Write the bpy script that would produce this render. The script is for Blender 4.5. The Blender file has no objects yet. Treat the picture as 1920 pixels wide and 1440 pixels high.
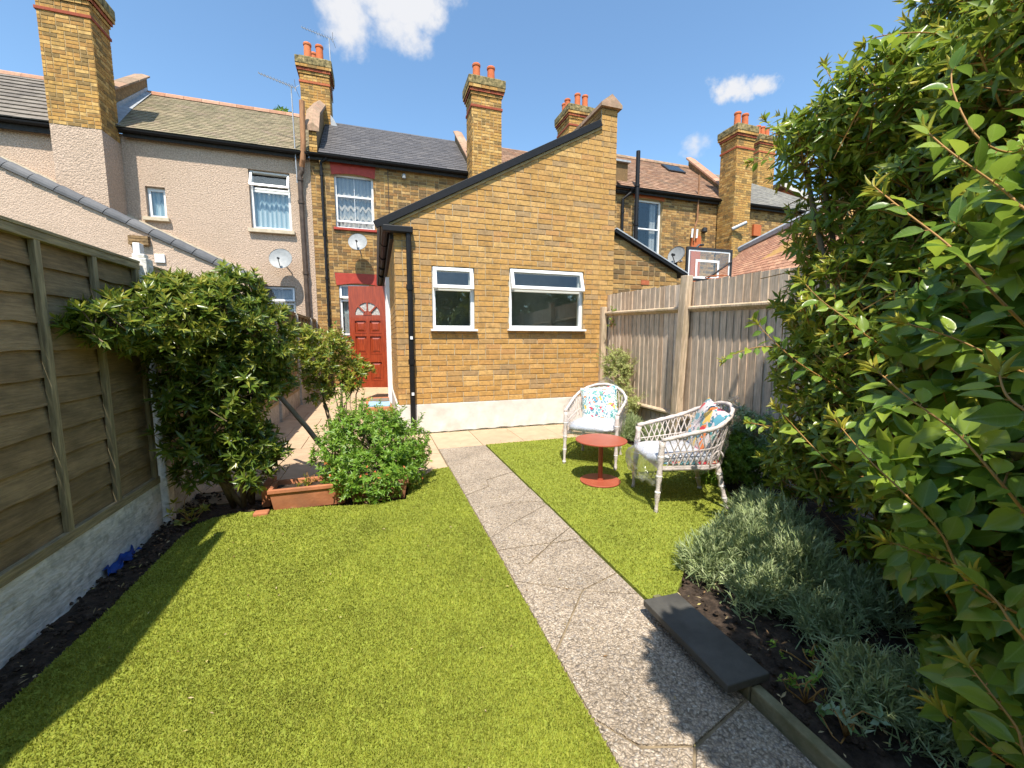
import bpy, math, random
import numpy as np
from mathutils import Vector, Matrix
R = math.radians
random.seed(7); rng = np.random.default_rng(7)
sc = bpy.context.scene
C = sc.collection

# ------------------------------------------------------------------ camera, sky, sun, exposure
cam_d = bpy.data.cameras.new('camera'); cam = bpy.data.objects.new('camera', cam_d); C.objects.link(cam)
cam.location = (0, 0, 1.3); cam.rotation_euler = (R(90 - 6.25), 0, R(-18.35))
cam_d.sensor_width = 36; cam_d.lens = 36 * 764 / 1920; cam_d.clip_end = 2000; cam_d.clip_start = 0.02
sc.camera = cam
SUN = Vector((-.20, -.57, 1.0)).normalized()
elev = math.asin(SUN.z); azim = math.atan2(SUN.x, SUN.y)
w = bpy.data.worlds.new('World'); sc.world = w; w.use_nodes = True
nt = w.node_tree; N = nt.nodes; L = nt.links; N.clear()
sky = N.new('ShaderNodeTexSky'); sky.sky_type = 'NISHITA'; sky.sun_disc = False
sky.sun_elevation = elev; sky.sun_rotation = azim % (2 * math.pi)
sky.air_density = 1.0; sky.dust_density = 0.8; sky.ozone_density = 2.5; sky.altitude = 50
bg = N.new('ShaderNodeBackground'); bg.inputs[1].default_value = 0.10
out = N.new('ShaderNodeOutputWorld')
tc = N.new('ShaderNodeTexCoord')
# small fair-weather clouds, fixed in the sky around given directions
def cloud_mask(center, ax, r1, r2, nscale, seed, soft=.35):
    """elliptical puff around a direction, broken up by noise; ax = long axis"""
    c = Vector(center).normalized(); a = Vector(ax); a = (a - c * a.dot(c)).normalized(); b = c.cross(a)
    def dot(v):
        n = N.new('ShaderNodeVectorMath'); n.operation = 'DOT_PRODUCT'; L.new(tc.outputs['Generated'], n.inputs[0]); n.inputs[1].default_value = v; return n.outputs['Value']
    def m(op, x, y=None, z=None):
        n = N.new('ShaderNodeMath'); n.operation = op
        for k, q in enumerate((x, y, z)):
            if q is None: continue
            if isinstance(q, (int, float)): n.inputs[k].default_value = q
            else: L.new(q, n.inputs[k])
        return n.outputs[0]
    da = m('DIVIDE', dot(a), r1); db = m('DIVIDE', dot(b), r2)
    rr = m('SQRT', m('ADD', m('MULTIPLY', da, da), m('MULTIPLY', db, db)))
    front = m('GREATER_THAN', dot(c), 0.0)
    ns = N.new('ShaderNodeTexNoise'); ns.inputs['Scale'].default_value = nscale; ns.inputs['Detail'].default_value = 7; ns.inputs['Roughness'].default_value = .58
    mp = N.new('ShaderNodeMapping'); mp.inputs['Location'].default_value = (seed, seed * 1.7, -seed); L.new(tc.outputs['Generated'], mp.inputs[0]); L.new(mp.outputs[0], ns.inputs['Vector'])
    v = m('SUBTRACT', m('ADD', m('MULTIPLY', ns.outputs['Fac'], 2.1), -0.42), m('POWER', rr, 1.6))
    mr = N.new('ShaderNodeMapRange'); mr.interpolation_type = 'SMOOTHSTEP'; mr.inputs[1].default_value = 0.0; mr.inputs[2].default_value = soft; L.new(v, mr.inputs[0])
    return m('MULTIPLY', mr.outputs[0], front)
def pix_dir(yaw_deg, el_deg):
    a, e = R(yaw_deg), R(el_deg); return (math.sin(a) * math.cos(e), math.cos(a) * math.cos(e), math.sin(e))
RT = (.949, -.315, 0)
masks = [cloud_mask((.030, .797, .603), RT, .175, .125, 8.5, 4.6, .45),
         cloud_mask((.06, .812, .58), RT, .10, .07, 11, 6.1, .5),
         cloud_mask((.630, .628, .456), RT, .055, .036, 20, 2.4, .5),
         cloud_mask((.668, .597, .446), RT, .045, .026, 24, 9.4, .6),
         cloud_mask((.612, .693, .379), RT, .048, .034, 20, 5.5, .9)]
prev = None
for m_ in masks:
    if prev is None: prev = m_
    else:
        q = N.new('ShaderNodeMath'); q.operation = 'MAXIMUM'; L.new(prev, q.inputs[0]); L.new(m_, q.inputs[1]); prev = q.outputs[0]
hs = N.new('ShaderNodeMix'); hs.data_type = 'RGBA'; hs.blend_type = 'MULTIPLY'; hs.inputs[0].default_value = 1.0
hs.inputs[7].default_value = (.84, .97, .97, 1); L.new(sky.outputs[0], hs.inputs[6])
mxc = N.new('ShaderNodeMix'); mxc.data_type = 'RGBA'; L.new(prev, mxc.inputs[0]); L.new(hs.outputs[2], mxc.inputs[6]); mxc.inputs[7].default_value = (3.2, 3.25, 3.4, 1)
L.new(mxc.outputs[2], bg.inputs[0]); L.new(bg.outputs[0], out.inputs[0])
sd = bpy.data.lights.new('sun', 'SUN'); sd.energy = 2.8; sd.angle = R(.53); sd.color = (1, .93, .82)
so = bpy.data.objects.new('sun', sd); C.objects.link(so); so.rotation_euler = (-SUN).to_track_quat('-Z', 'Y').to_euler(); so.location = (-4, -8, 20)
sc.view_settings.view_transform = 'Standard'; sc.view_settings.look = 'None'; sc.view_settings.exposure = 1.45; sc.view_settings.gamma = 1
sc.view_settings.use_curve_mapping = False
sc.cycles.max_bounces = 8; sc.cycles.transparent_max_bounces = 16; sc.cycles.use_denoising = True; sc.cycles.caustics_reflective = False; sc.cycles.caustics_refractive = False

# ------------------------------------------------------------------ materials
def srgb(c):
    return tuple((x / 12.92 if x <= .04045 else ((x + .055) / 1.055) ** 2.4) for x in c)
MATS = {}
def mat(name, cols, rough=.8, tint=False, var=.15, nscale=6., ndetail=5, stretch=(1, 1, 1), bump=None, spec=.35, metal=0, trans=0, stain=None, sub=None, ramp='LINEAR', coat=0, grain=None):
    """cols: list of linear colours picked by per-piece tint (or by noise); var: noise value variation; bump=(scale,strength,dist)"""
    m = bpy.data.materials.new(name); m.use_nodes = True; t = m.node_tree; n = t.nodes; l = t.links
    b = n['Principled BSDF']; b.inputs['Roughness'].default_value = rough; b.inputs['Specular IOR Level'].default_value = spec; b.inputs['Metallic'].default_value = metal
    if coat: b.inputs['Coat Weight'].default_value = coat
    g = n.new('ShaderNodeNewGeometry'); mp = n.new('ShaderNodeMapping'); mp.inputs['Scale'].default_value = stretch; l.new(g.outputs['Position'], mp.inputs[0])
    ns = n.new('ShaderNodeTexNoise'); ns.inputs['Scale'].default_value = nscale; ns.inputs['Detail'].default_value = ndetail; ns.inputs['Roughness'].default_value = .62; l.new(mp.outputs[0], ns.inputs['Vector'])
    fac = ns.outputs['Fac']
    if tint:
        at = n.new('ShaderNodeAttribute'); at.attribute_name = 'tint'; oi = n.new('ShaderNodeObjectInfo')
        ad = n.new('ShaderNodeMath'); ad.operation = 'ADD'; l.new(at.outputs['Fac'], ad.inputs[0]); l.new(oi.outputs['Random'], ad.inputs[1])
        fr = n.new('ShaderNodeMath'); fr.operation = 'FRACT'; l.new(ad.outputs[0], fr.inputs[0]); fac = fr.outputs[0]
    cr = n.new('ShaderNodeValToRGB'); cr.color_ramp.interpolation = ramp
    e = cr.color_ramp.elements
    cols = list(cols) * 2 if len(cols) == 1 else cols; k = len(cols)
    while len(e) < k: e.new(.5)
    for i, c in enumerate(cols):
        e[i].position = (i / max(1, k - 1)) if ramp == 'LINEAR' else i / k
        if not tint and ramp == 'LINEAR' and k > 1: e[i].position = .28 + .44 * i / (k - 1)
        e[i].color = (*c, 1)
    l.new(fac, cr.inputs[0]); col = cr.outputs[0]
    def mul(col, f, lo, hi, a=.3, z=.7):
        mr = n.new('ShaderNodeMapRange'); mr.inputs[1].default_value = a; mr.inputs[2].default_value = z; mr.inputs[3].default_value = lo; mr.inputs[4].default_value = hi; l.new(f, mr.inputs[0])
        mx = n.new('ShaderNodeMix'); mx.data_type = 'RGBA'; mx.blend_type = 'MULTIPLY'; mx.inputs[0].default_value = 1; l.new(col, mx.inputs[6]); l.new(mr.outputs[0], mx.inputs[7]); return mx.outputs[2]
    if var: col = mul(col, ns.outputs['Fac'], 1 - var, 1 + var)
    if grain:
        gs, gst, gv = grain
        m2 = n.new('ShaderNodeMapping'); m2.inputs['Scale'].default_value = gst; l.new(g.outputs['Position'], m2.inputs[0])
        n2 = n.new('ShaderNodeTexNoise'); n2.inputs['Scale'].default_value = gs; n2.inputs['Detail'].default_value = 4; n2.inputs['Distortion'].default_value = .6; l.new(m2.outputs[0], n2.inputs['Vector'])
        col = mul(col, n2.outputs['Fac'], 1 - gv, 1 + gv, .35, .65)
    if stain:
        ss, sc_, amt = stain
        n3 = n.new('ShaderNodeTexNoise'); n3.inputs['Scale'].default_value = ss; n3.inputs['Detail'].default_value = 4; l.new(g.outputs['Position'], n3.inputs['Vector'])
        mr = n.new('ShaderNodeMapRange'); mr.inputs[1].default_value = .48; mr.inputs[2].default_value = .72; mr.inputs[4].default_value = amt; l.new(n3.outputs['Fac'], mr.inputs[0])
        mx = n.new('ShaderNodeMix'); mx.data_type = 'RGBA'; l.new(mr.outputs[0], mx.inputs[0]); l.new(col, mx.inputs[6]); mx.inputs[7].default_value = (*sc_, 1); col = mx.outputs[2]
    l.new(col, b.inputs['Base Color'])
    if bump:
        nb = n.new('ShaderNodeTexNoise'); nb.inputs['Scale'].default_value = bump[0]; nb.inputs['Detail'].default_value = 5; l.new(mp.outputs[0], nb.inputs['Vector'])
        bp = n.new('ShaderNodeBump'); bp.inputs['Strength'].default_value = bump[1]; bp.inputs['Distance'].default_value = bump[2] if len(bump) > 2 else .01
        l.new(nb.outputs['Fac'], bp.inputs['Height']); l.new(bp.outputs[0], b.inputs['Normal'])
    if trans:
        tr = n.new('ShaderNodeBsdfTranslucent'); mix = n.new('ShaderNodeMixShader'); mix.inputs[0].default_value = trans
        hsv = n.new('ShaderNodeHueSaturation'); hsv.inputs['Value'].default_value = 1.7; hsv.inputs['Hue'].default_value = .485; l.new(col, hsv.inputs['Color']); l.new(hsv.outputs[0], tr.inputs['Color'])
        l.new(b.outputs[0], mix.inputs[1]); l.new(tr.outputs[0], mix.inputs[2]); l.new(mix.outputs[0], n['Material Output'].inputs[0])
    MATS[name] = m; return m

YB = [(.46, .255, .075), (.50, .285, .09), (.47, .27, .085), (.43, .235, .07), (.55, .335, .12), (.49, .27, .08), (.42, .25, .095), (.53, .31, .11), (.46, .25, .08), (.37, .235, .11), (.50, .285, .095), (.47, .25, .09), (.51, .30, .10), (.48, .27, .08)]
OB = [(.40, .23, .075), (.31, .17, .055), (.43, .26, .09), (.24, .14, .05), (.36, .20, .065), (.16, .10, .045), (.42, .24, .08), (.28, .145, .05), (.45, .28, .11), (.19, .115, .05)]
mat('yellow_brick', YB, .9, True, .22, 30, 4, bump=(90, .5, .004), ramp='CONSTANT', stain=(14, (.19, .12, .055), .5))
mat('old_brick', OB, .92, True, .25, 26, 4, bump=(80, .5, .004), ramp='CONSTANT', stain=(5, (.12, .085, .045), .5))
CB = [(.50, .29, .08), (.44, .24, .065), (.56, .35, .12), (.26, .16, .055), (.48, .27, .075), (.40, .21, .06)]
mat('chimney_brick', CB, .92, True, .25, 22, 4, bump=(70, .5, .004), ramp='CONSTANT', stain=(6, (.10, .075, .035), .45))
mat('red_brick', [(.36, .09, .04), (.42, .12, .05), (.30, .07, .035)], .9, True, .2, 20, bump=(80, .4, .004), ramp='CONSTANT')
mat('mortar', [(.40, .32, .20), (.50, .41, .27)], .95, False, .15, 12, bump=(150, .4, .003), stain=(3, (.2, .15, .09), .4))
mat('old_mortar', [(.38, .27, .13), (.48, .35, .18)], .95, False, .2, 9, bump=(150, .4, .003))
mat('red_paint', [(.34, .036, .02), (.40, .05, .028)], .55, False, .12, 8, bump=(60, .1))
mat('white_paint', [(.58, .54, .49), (.66, .62, .565)], .8, False, .06, 7, bump=(25, .35, .006), stain=(4, (.42, .37, .30), .45))
mat('white_plastic', [(.80, .80, .79)], .28, False, .02, 5, spec=.5)
mat('sill_stone', [(.50, .42, .30), (.58, .49, .36)], .9, False, .12, 12, bump=(60, .2))
mat('black_plastic', [(.010, .010, .011)], .5, False, .2, 20, spec=.25, bump=(30, .08))
mat('black_paint', [(.012, .011, .010), (.03, .027, .024)], .7, False, .2, 14)
mat('brown_iron', [(.06, .042, .032), (.10, .07, .05)], .5, False, .2, 9)
mat('rust_pipe', [(.26, .12, .055), (.36, .18, .08)], .7, False, .25, 12, stretch=(1, 1, .2))
mat('slate', [(.075, .070, .072), (.105, .098, .098), (.088, .082, .082), (.125, .115, .112)], .62, True, .18, 18, bump=(60, .2), spec=.4)
mat('olive_tile', [(.24, .205, .125), (.29, .24, .15), (.20, .165, .105), (.32, .26, .165), (.26, .20, .14)], .9, True, .2, 12, bump=(60, .25), stain=(2.2, (.16, .15, .08), .5))
mat('grey_tile', [(.17, .145, .12), (.22, .19, .155), (.14, .12, .10)], .9, True, .2, 12, bump=(60, .25))
mat('brown_tile', [(.30, .17, .10), (.24, .13, .08), (.35, .21, .13), (.20, .12, .08), (.38, .23, .15)], .9, True, .2, 12, bump=(60, .25), stain=(3, (.16, .13, .09), .4))
mat('ridge_tile', [(.40, .20, .12), (.46, .27, .18), (.34, .17, .10)], .9, True, .2, 10, bump=(50, .2))
mat('coping', [(.33, .20, .13), (.42, .27, .18), (.26, .18, .12)], .92, True, .25, 12, bump=(50, .3), stain=(8, (.16, .15, .08), .5))
mat('lead', [(.30, .32, .34), (.40, .42, .44)], .5, False, .12, 8, spec=.5)
mat('verge_tile', [(.105, .105, .11), (.13, .13, .135), (.15, .145, .145)], .75, True, .12, 10, bump=(60, .15))
mat('pot', [(.56, .155, .055), (.50, .13, .05), (.62, .20, .08)], .85, True, .15, 10)
mat('stone_cap', [(.06, .05, .025), (.20, .16, .07), (.36, .26, .12)], .95, False, .35, 11, bump=(40, .6))
# roughcast
rc = mat('roughcast', [(.49, .36, .265), (.57, .43, .325)], .95, False, .10, 45, 6, bump=(46, 1.0, .02), stain=(1.1, (.40, .30, .21), .45), grain=(60, (1, 1, 1), .16))
mat('roughcast_far', [(.46, .34, .25), (.57, .43, .325)], .95, False, .12, 30, 6, bump=(38, 1.0, .03), stain=(.9, (.40, .30, .21), .45), grain=(34, (1, 1, 1), .17))
# timber: near fence greenish brown, right fence silvery
mat('old_board', [(.225, .15, .072), (.28, .19, .095), (.19, .13, .064), (.33, .23, .12), (.24, .165, .082)], .85, True, .3, 3.2, 5, stretch=(4, 1.6, 5), bump=(34, .5, .006), grain=(7, (10, 1.0, 16), .18), stain=(2.2, (.11, .085, .04), .5))
mat('old_batten', [(.27, .215, .12), (.33, .265, .15)], .85, True, .2, 10, stretch=(4, 4, .5), bump=(30, .4), grain=(18, (5, 5, .4), .25))
mat('old_rail', [(.27, .215, .12), (.33, .265, .15)], .85, True, .2, 10, stretch=(4, .5, 4), bump=(30, .4), grain=(18, (5, .4, 5), .25))
mat('silver_board', [(.50, .40, .30), (.60, .49, .38), (.45, .355, .265), (.64, .53, .42), (.55, .44, .335), (.50, .37, .26)], .85, True, .18, 5, stretch=(1, 6, .6), bump=(30, .35, .004), grain=(15, (6, 9, .45), .22), stain=(9, (.16, .12, .08), .25))
mat('fence_post', [(.44, .33, .22), (.54, .42, .30)], .85, False, .2, 6, stretch=(6, 6, .6), bump=(30, .35), grain=(16, (6, 6, .4), .2), stain=(4, (.22, .2, .1), .4))
mat('concrete', [(.36, .35, .31), (.48, .47, .43)], .9, False, .15, 9, bump=(40, .8, .008), stain=(6, (.2, .2, .14), .35), grain=(50, (1, 1, 1), .15))
mat('white_concrete', [(.62, .59, .53), (.78, .745, .68)], .9, False, .12, 9, bump=(26, .8, .012), stain=(22, (.26, .26, .23), .6), stretch=(1, .5, 1.6))
mat('kerb', [(.16, .145, .075), (.25, .22, .13)], .9, False, .2, 12, bump=(50, .5), stain=(8, (.10, .11, .035), .6))
mat('slate_slab', [(.060, .057, .050), (.085, .080, .070)], .65, False, .15, 8, bump=(50, .15), stain=(10, (.15, .145, .13), .2))
mat('sandstone', [(.47, .335, .215), (.52, .375, .245), (.43, .31, .20), (.49, .355, .235)], .9, True, .10, 6, 6, bump=(20, .25, .01), stain=(2.5, (.42, .33, .22), .35), grain=(9, (1, 1, 1), .06))
mat('joint', [(.20, .15, .09), (.27, .21, .13)], .95, False, .2, 14)
mat('soil', [(.022, .015, .010), (.045, .030, .020), (.07, .048, .033)], .95, False, .35, 22, 8, bump=(30, 1, .03))
mat('ground', [(.07, .06, .035), (.10, .09, .05)], .95, False, .2, 2)
mat('turf_base', [(.17, .20, .022), (.23, .27, .035)], .95, False, .2, 30)
mat('turf', [(.255, .29, .034), (.31, .335, .046), (.215, .255, .028), (.37, .38, .075), (.27, .30, .035), (.17, .205, .024)], .7, True, .22, 3.0, 3, trans=.25, spec=.25)
mat('terracotta', [(.40, .145, .065), (.48, .19, .09)], .8, False, .15, 7, bump=(40, .2), stain=(6, (.28, .14, .08), .5))
mat('door_red', [(.24, .034, .010), (.33, .055, .016)], .38, False, .2, 9, stretch=(5, 5, .5), spec=.5, coat=.2)
mat('blue_mat', [(.25, .45, .60), (.33, .52, .66)], .8, False, .15, 20)
mat('bright_blue', [(.006, .03, .17), (.01, .06, .26)], .6, False, .3, 20)
mat('table_red', [(.33, .075, .038), (.36, .085, .045)], .42, False, .05, 10, spec=.5)
mat('cane', [(.50, .43, .39), (.62, .55, .51), (.42, .35, .31)], .55, False, .12, 26, bump=(90, .5), spec=.5)
mat('wood_stick', [(.24, .19, .13), (.33, .27, .19)], .85, False, .2, 12, bump=(40, .5), stretch=(1, 1, .3))
mat('bark', [(.10, .075, .045), (.17, .125, .075)], .9, False, .3, 14, bump=(30, .8))
mat('shoot', [(.33, .17, .05), (.40, .22, .06)], .6, False, .15, 12)
mat('dish', [(.25, .26, .26), (.31, .32, .32)], .5, False, .08, 10, stain=(8, (.4, .4, .38), .3))
mat('galv', [(.42, .42, .42)], .45, False, .1, 10, metal=.6)
mat('dark_metal', [(.03, .03, .032)], .5, False, .1, 10)
mat('orange_brick', [(.50, .14, .045), (.42, .11, .04)], .9, False, .2, 20, bump=(80, .4))
mat('room', [(.035, .035, .035)], .95, False, .1, 3)
mat('room_light', [(.34, .35, .30)], .95, False, .2, 3)
mat('litter', [(.34, .26, .14), (.45, .36, .2), (.22, .13, .06), (.40, .34, .12)], .9, True, .2, 10, ramp='CONSTANT')

def leafmat(name, cols, rough=.42, trans=.3, spec=.45):
    return mat(name, cols, rough, True, .12, 9, 2, trans=trans, spec=spec)
leafmat('leaf_shrub', [(.085, .145, .020), (.13, .195, .026), (.06, .115, .020), (.21, .25, .033), (.10, .165, .022), (.27, .28, .045)], .28)
leafmat('leaf_gold', [(.24, .28, .035), (.32, .33, .05), (.17, .24, .03), (.36, .30, .05)], .35)
leafmat('leaf_bright', [(.13, .26, .025), (.18, .32, .035), (.10, .21, .022), (.23, .33, .045), (.14, .28, .03)], .4)
leafmat('leaf_bush', [(.13, .20, .022), (.18, .25, .028), (.09, .16, .022), (.25, .30, .035), (.14, .21, .024), (.32, .34, .04)], .30, .38)
leafmat('leaf_tip', [(.34, .36, .04), (.42, .36, .05), (.26, .33, .04)], .4)
leafmat('leaf_lav', [(.26, .33, .15), (.33, .40, .19), (.20, .26, .11), (.42, .47, .26), (.29, .36, .13)], .7, .15, .2)
leafmat('leaf_conifer', [(.33, .37, .11), (.41, .43, .16), (.26, .31, .08), (.47, .46, .20)], .6, .2)
leafmat('leaf_pale', [(.32, .43, .26), (.40, .50, .33), (.24, .36, .17), (.18, .30, .08)], .6, .2)
leafmat('leaf_tree', [(.10, .19, .025), (.14, .24, .03), (.20, .28, .05)], .5)

def tweak_leaf_veins(m):
    """large leaves: midrib and side veins from the leaf's own coordinates"""
    t = m.node_tree; n = t.nodes; l = t.links; b = n['Principled BSDF']
    src = b.inputs['Base Color'].links[0].from_socket
    uv = n.new('ShaderNodeUVMap'); sp = n.new('ShaderNodeSeparateXYZ'); l.new(uv.outputs[0], sp.inputs[0])
    def M(op, x, y=0., z=0.):
        q = n.new('ShaderNodeMath'); q.operation = op
        for k, v in enumerate((x, y, z)):
            if isinstance(v, (int, float)): q.inputs[k].default_value = v
            else: l.new(v, q.inputs[k])
        return q.outputs[0]
    lat = M('ABSOLUTE', M('SUBTRACT', sp.outputs[0], .5)); mid = M('LESS_THAN', lat, .035)
    ph = M('FRACT', M('MULTIPLY', M('SUBTRACT', sp.outputs[1], M('MULTIPLY', lat, .45)), 7.))
    side = M('MULTIPLY', M('LESS_THAN', ph, .10), .45)
    f = M('MULTIPLY', M('MAXIMUM', mid, side), .55)
    mx = n.new('ShaderNodeMix'); mx.data_type = 'RGBA'; l.new(f, mx.inputs[0]); l.new(src, mx.inputs[6]); mx.inputs[7].default_value = (.24, .33, .09, 1)
    l.new(mx.outputs[2], b.inputs['Base Color'])
    bp = n.new('ShaderNodeBump'); bp.inputs['Strength'].default_value = .35; bp.inputs['Distance'].default_value = .002; l.new(f, bp.inputs['Height']); bp.invert = True; l.new(bp.outputs[0], b.inputs['Normal'])
leafmat('leaf_big', [(.12, .21, .028), (.17, .27, .034), (.09, .175, .026), (.22, .32, .038), (.30, .38, .045)], .28, .36)
tweak_leaf_veins(MATS['leaf_big'])

# pebbled path concrete
def special(name): m = bpy.data.materials.new(name); m.use_nodes = True; MATS[name] = m; return m, m.node_tree.nodes, m.node_tree.links, m.node_tree.nodes['Principled BSDF']
m, n, l, b = special('pebble')
b.inputs['Roughness'].default_value = .85; b.inputs['Specular IOR Level'].default_value = .3
g = n.new('ShaderNodeNewGeometry'); v = n.new('ShaderNodeTexVoronoi'); v.inputs['Scale'].default_value = 120
wn = n.new('ShaderNodeTexNoise'); wn.inputs['Scale'].default_value = 25; l.new(g.outputs['Position'], wn.inputs['Vector'])
va = n.new('ShaderNodeVectorMath'); va.operation = 'MULTIPLY_ADD'; va.inputs[1].default_value = (.03, .03, .03); l.new(wn.outputs['Color'], va.inputs[0]); l.new(g.outputs['Position'], va.inputs[2]); l.new(va.outputs[0], v.inputs['Vector'])
sp = n.new('ShaderNodeSeparateColor'); l.new(v.outputs['Color'], sp.inputs[0])
cr = n.new('ShaderNodeValToRGB'); e = cr.color_ramp.elements
for i, (p, c) in enumerate([(0, (.24, .19, .14)), (.22, (.44, .35, .255)), (.5, (.54, .435, .325)), (.75, (.64, .535, .415)), (.92, (.30, .25, .21)), (1, (.72, .64, .53))]):
    if i < 2: e[i].position = p; e[i].color = (*c, 1)
    else: q = e.new(p); q.color = (*c, 1)
e[0].position = 0; e[1].position = .22
l.new(sp.outputs[0], cr.inputs[0])
mr = n.new('ShaderNodeMapRange'); mr.inputs[1].default_value = .0; mr.inputs[2].default_value = .75; mr.inputs[3].default_value = 1.12; mr.inputs[4].default_value = .5; l.new(v.outputs['Distance'], mr.inputs[0])
mx = n.new('ShaderNodeMix'); mx.data_type = 'RGBA'; mx.blend_type = 'MULTIPLY'; mx.inputs[0].default_value = 1; l.new(cr.outputs[0], mx.inputs[6]); l.new(mr.outputs[0], mx.inputs[7])
n3 = n.new('ShaderNodeTexNoise'); n3.inputs['Scale'].default_value = 3; n3.inputs['Detail'].default_value = 5; l.new(g.outputs['Position'], n3.inputs['Vector'])
mr2 = n.new('ShaderNodeMapRange'); mr2.inputs[1].default_value = .3; mr2.inputs[2].default_value = .7; mr2.inputs[3].default_value = .82; mr2.inputs[4].default_value = 1.15; l.new(n3.outputs['Fac'], mr2.inputs[0])
mx2 = n.new('ShaderNodeMix'); mx2.data_type = 'RGBA'; mx2.blend_type = 'MULTIPLY'; mx2.inputs[0].default_value = 1; l.new(mx.outputs[2], mx2.inputs[6]); l.new(mr2.outputs[0], mx2.inputs[7])
l.new(mx2.outputs[2], b.inputs['Base Color'])
bp = n.new('ShaderNodeBump'); bp.inputs['Strength'].default_value = .9; bp.inputs['Distance'].default_value = .006; bp.invert = True; l.new(v.outputs['Distance'], bp.inputs['Height']); l.new(bp.outputs[0], b.inputs['Normal'])

def glassmat(name, tcol, fr, gcol=(1, 1, 1), rough=.02, diff=0, k=1.2):
    m, n, l, b = special(name); n.remove(b)
    tr = n.new('ShaderNodeBsdfTransparent'); tr.inputs[0].default_value = (*tcol, 1)
    gl = n.new('ShaderNodeBsdfGlossy'); gl.inputs['Roughness'].default_value = rough; gl.inputs[0].default_value = (*gcol, 1)
    ge = n.new('ShaderNodeNewGeometry'); dp_ = n.new('ShaderNodeVectorMath'); dp_.operation = 'DOT_PRODUCT'; l.new(ge.outputs['Normal'], dp_.inputs[0]); l.new(ge.outputs['Incoming'], dp_.inputs[1])
    ab = n.new('ShaderNodeMath'); ab.operation = 'ABSOLUTE'; l.new(dp_.outputs['Value'], ab.inputs[0]); om = n.new('ShaderNodeMath'); om.operation = 'SUBTRACT'; om.inputs[0].default_value = 1; l.new(ab.outputs[0], om.inputs[1])
    pw_ = n.new('ShaderNodeMath'); pw_.operation = 'POWER'; pw_.inputs[1].default_value = 5; l.new(om.outputs[0], pw_.inputs[0])
    mr = n.new('ShaderNodeMath'); mr.operation = 'MULTIPLY_ADD'; mr.inputs[1].default_value = k * .8; mr.inputs[2].default_value = fr + .04 * k; l.new(pw_.outputs[0], mr.inputs[0]); mr.use_clamp = True
    mx = n.new('ShaderNodeMixShader'); l.new(mr.outputs[0], mx.inputs[0]); l.new(tr.outputs[0], mx.inputs[1]); l.new(gl.outputs[0], mx.inputs[2]); o = mx.outputs[0]
    if diff:
        df = n.new('ShaderNodeBsdfTranslucent'); df.inputs[0].default_value = (.85, .86, .88, 1); m2 = n.new('ShaderNodeMixShader'); m2.inputs[0].default_value = diff
        l.new(o, m2.inputs[1]); l.new(df.outputs[0], m2.inputs[2]); o = m2.outputs[0]
    l.new(o, n['Material Output'].inputs[0]); return m
glassmat('glass', (.92, .94, .94), .03, (.60, .64, .66))
glassmat('glass_dark', (.88, .90, .88), .04, (.75, .78, .76))
glassmat('film', (.99, .99, .99), .01, rough=.10, diff=.08, k=1.)
glassmat('film_thick', (.98, .98, .98), .03, rough=.14, diff=.30, k=1.)
glassmat('clear_board', (.93, .94, .94), .02)
mat('frosted', [(.34, .33, .30), (.52, .50, .46)], .25, False, .3, 40, bump=(60, .6))
def curtain(name, a, c_, sc_):
    m, n, l, b = special(name); b.inputs['Roughness'].default_value = .9
    g = n.new('ShaderNodeNewGeometry'); wv = n.new('ShaderNodeTexWave'); wv.inputs['Scale'].default_value = sc_; wv.inputs['Distortion'].default_value = 3; wv.inputs['Detail'].default_value = 3; wv.inputs['Detail Scale'].default_value = .6
    mp = n.new('ShaderNodeMapping'); mp.inputs['Scale'].default_value = (1, 1, .12); l.new(g.outputs['Position'], mp.inputs[0]); l.new(mp.outputs[0], wv.inputs['Vector'])
    cr = n.new('ShaderNodeValToRGB'); cr.color_ramp.elements[0].color = (*a, 1); cr.color_ramp.elements[1].color = (*c_, 1); l.new(wv.outputs['Fac'], cr.inputs[0]); l.new(cr.outputs[0], b.inputs['Base Color'])
curtain('blue_curtain', (.24, .36, .43), (.62, .70, .73), 3)
curtain('net_curtain', (.30, .31, .32), (.42, .42, .41), 3)
mat('lace', [(.55, .48, .42), (.62, .55, .48)], .9, False, .1, 20)
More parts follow.
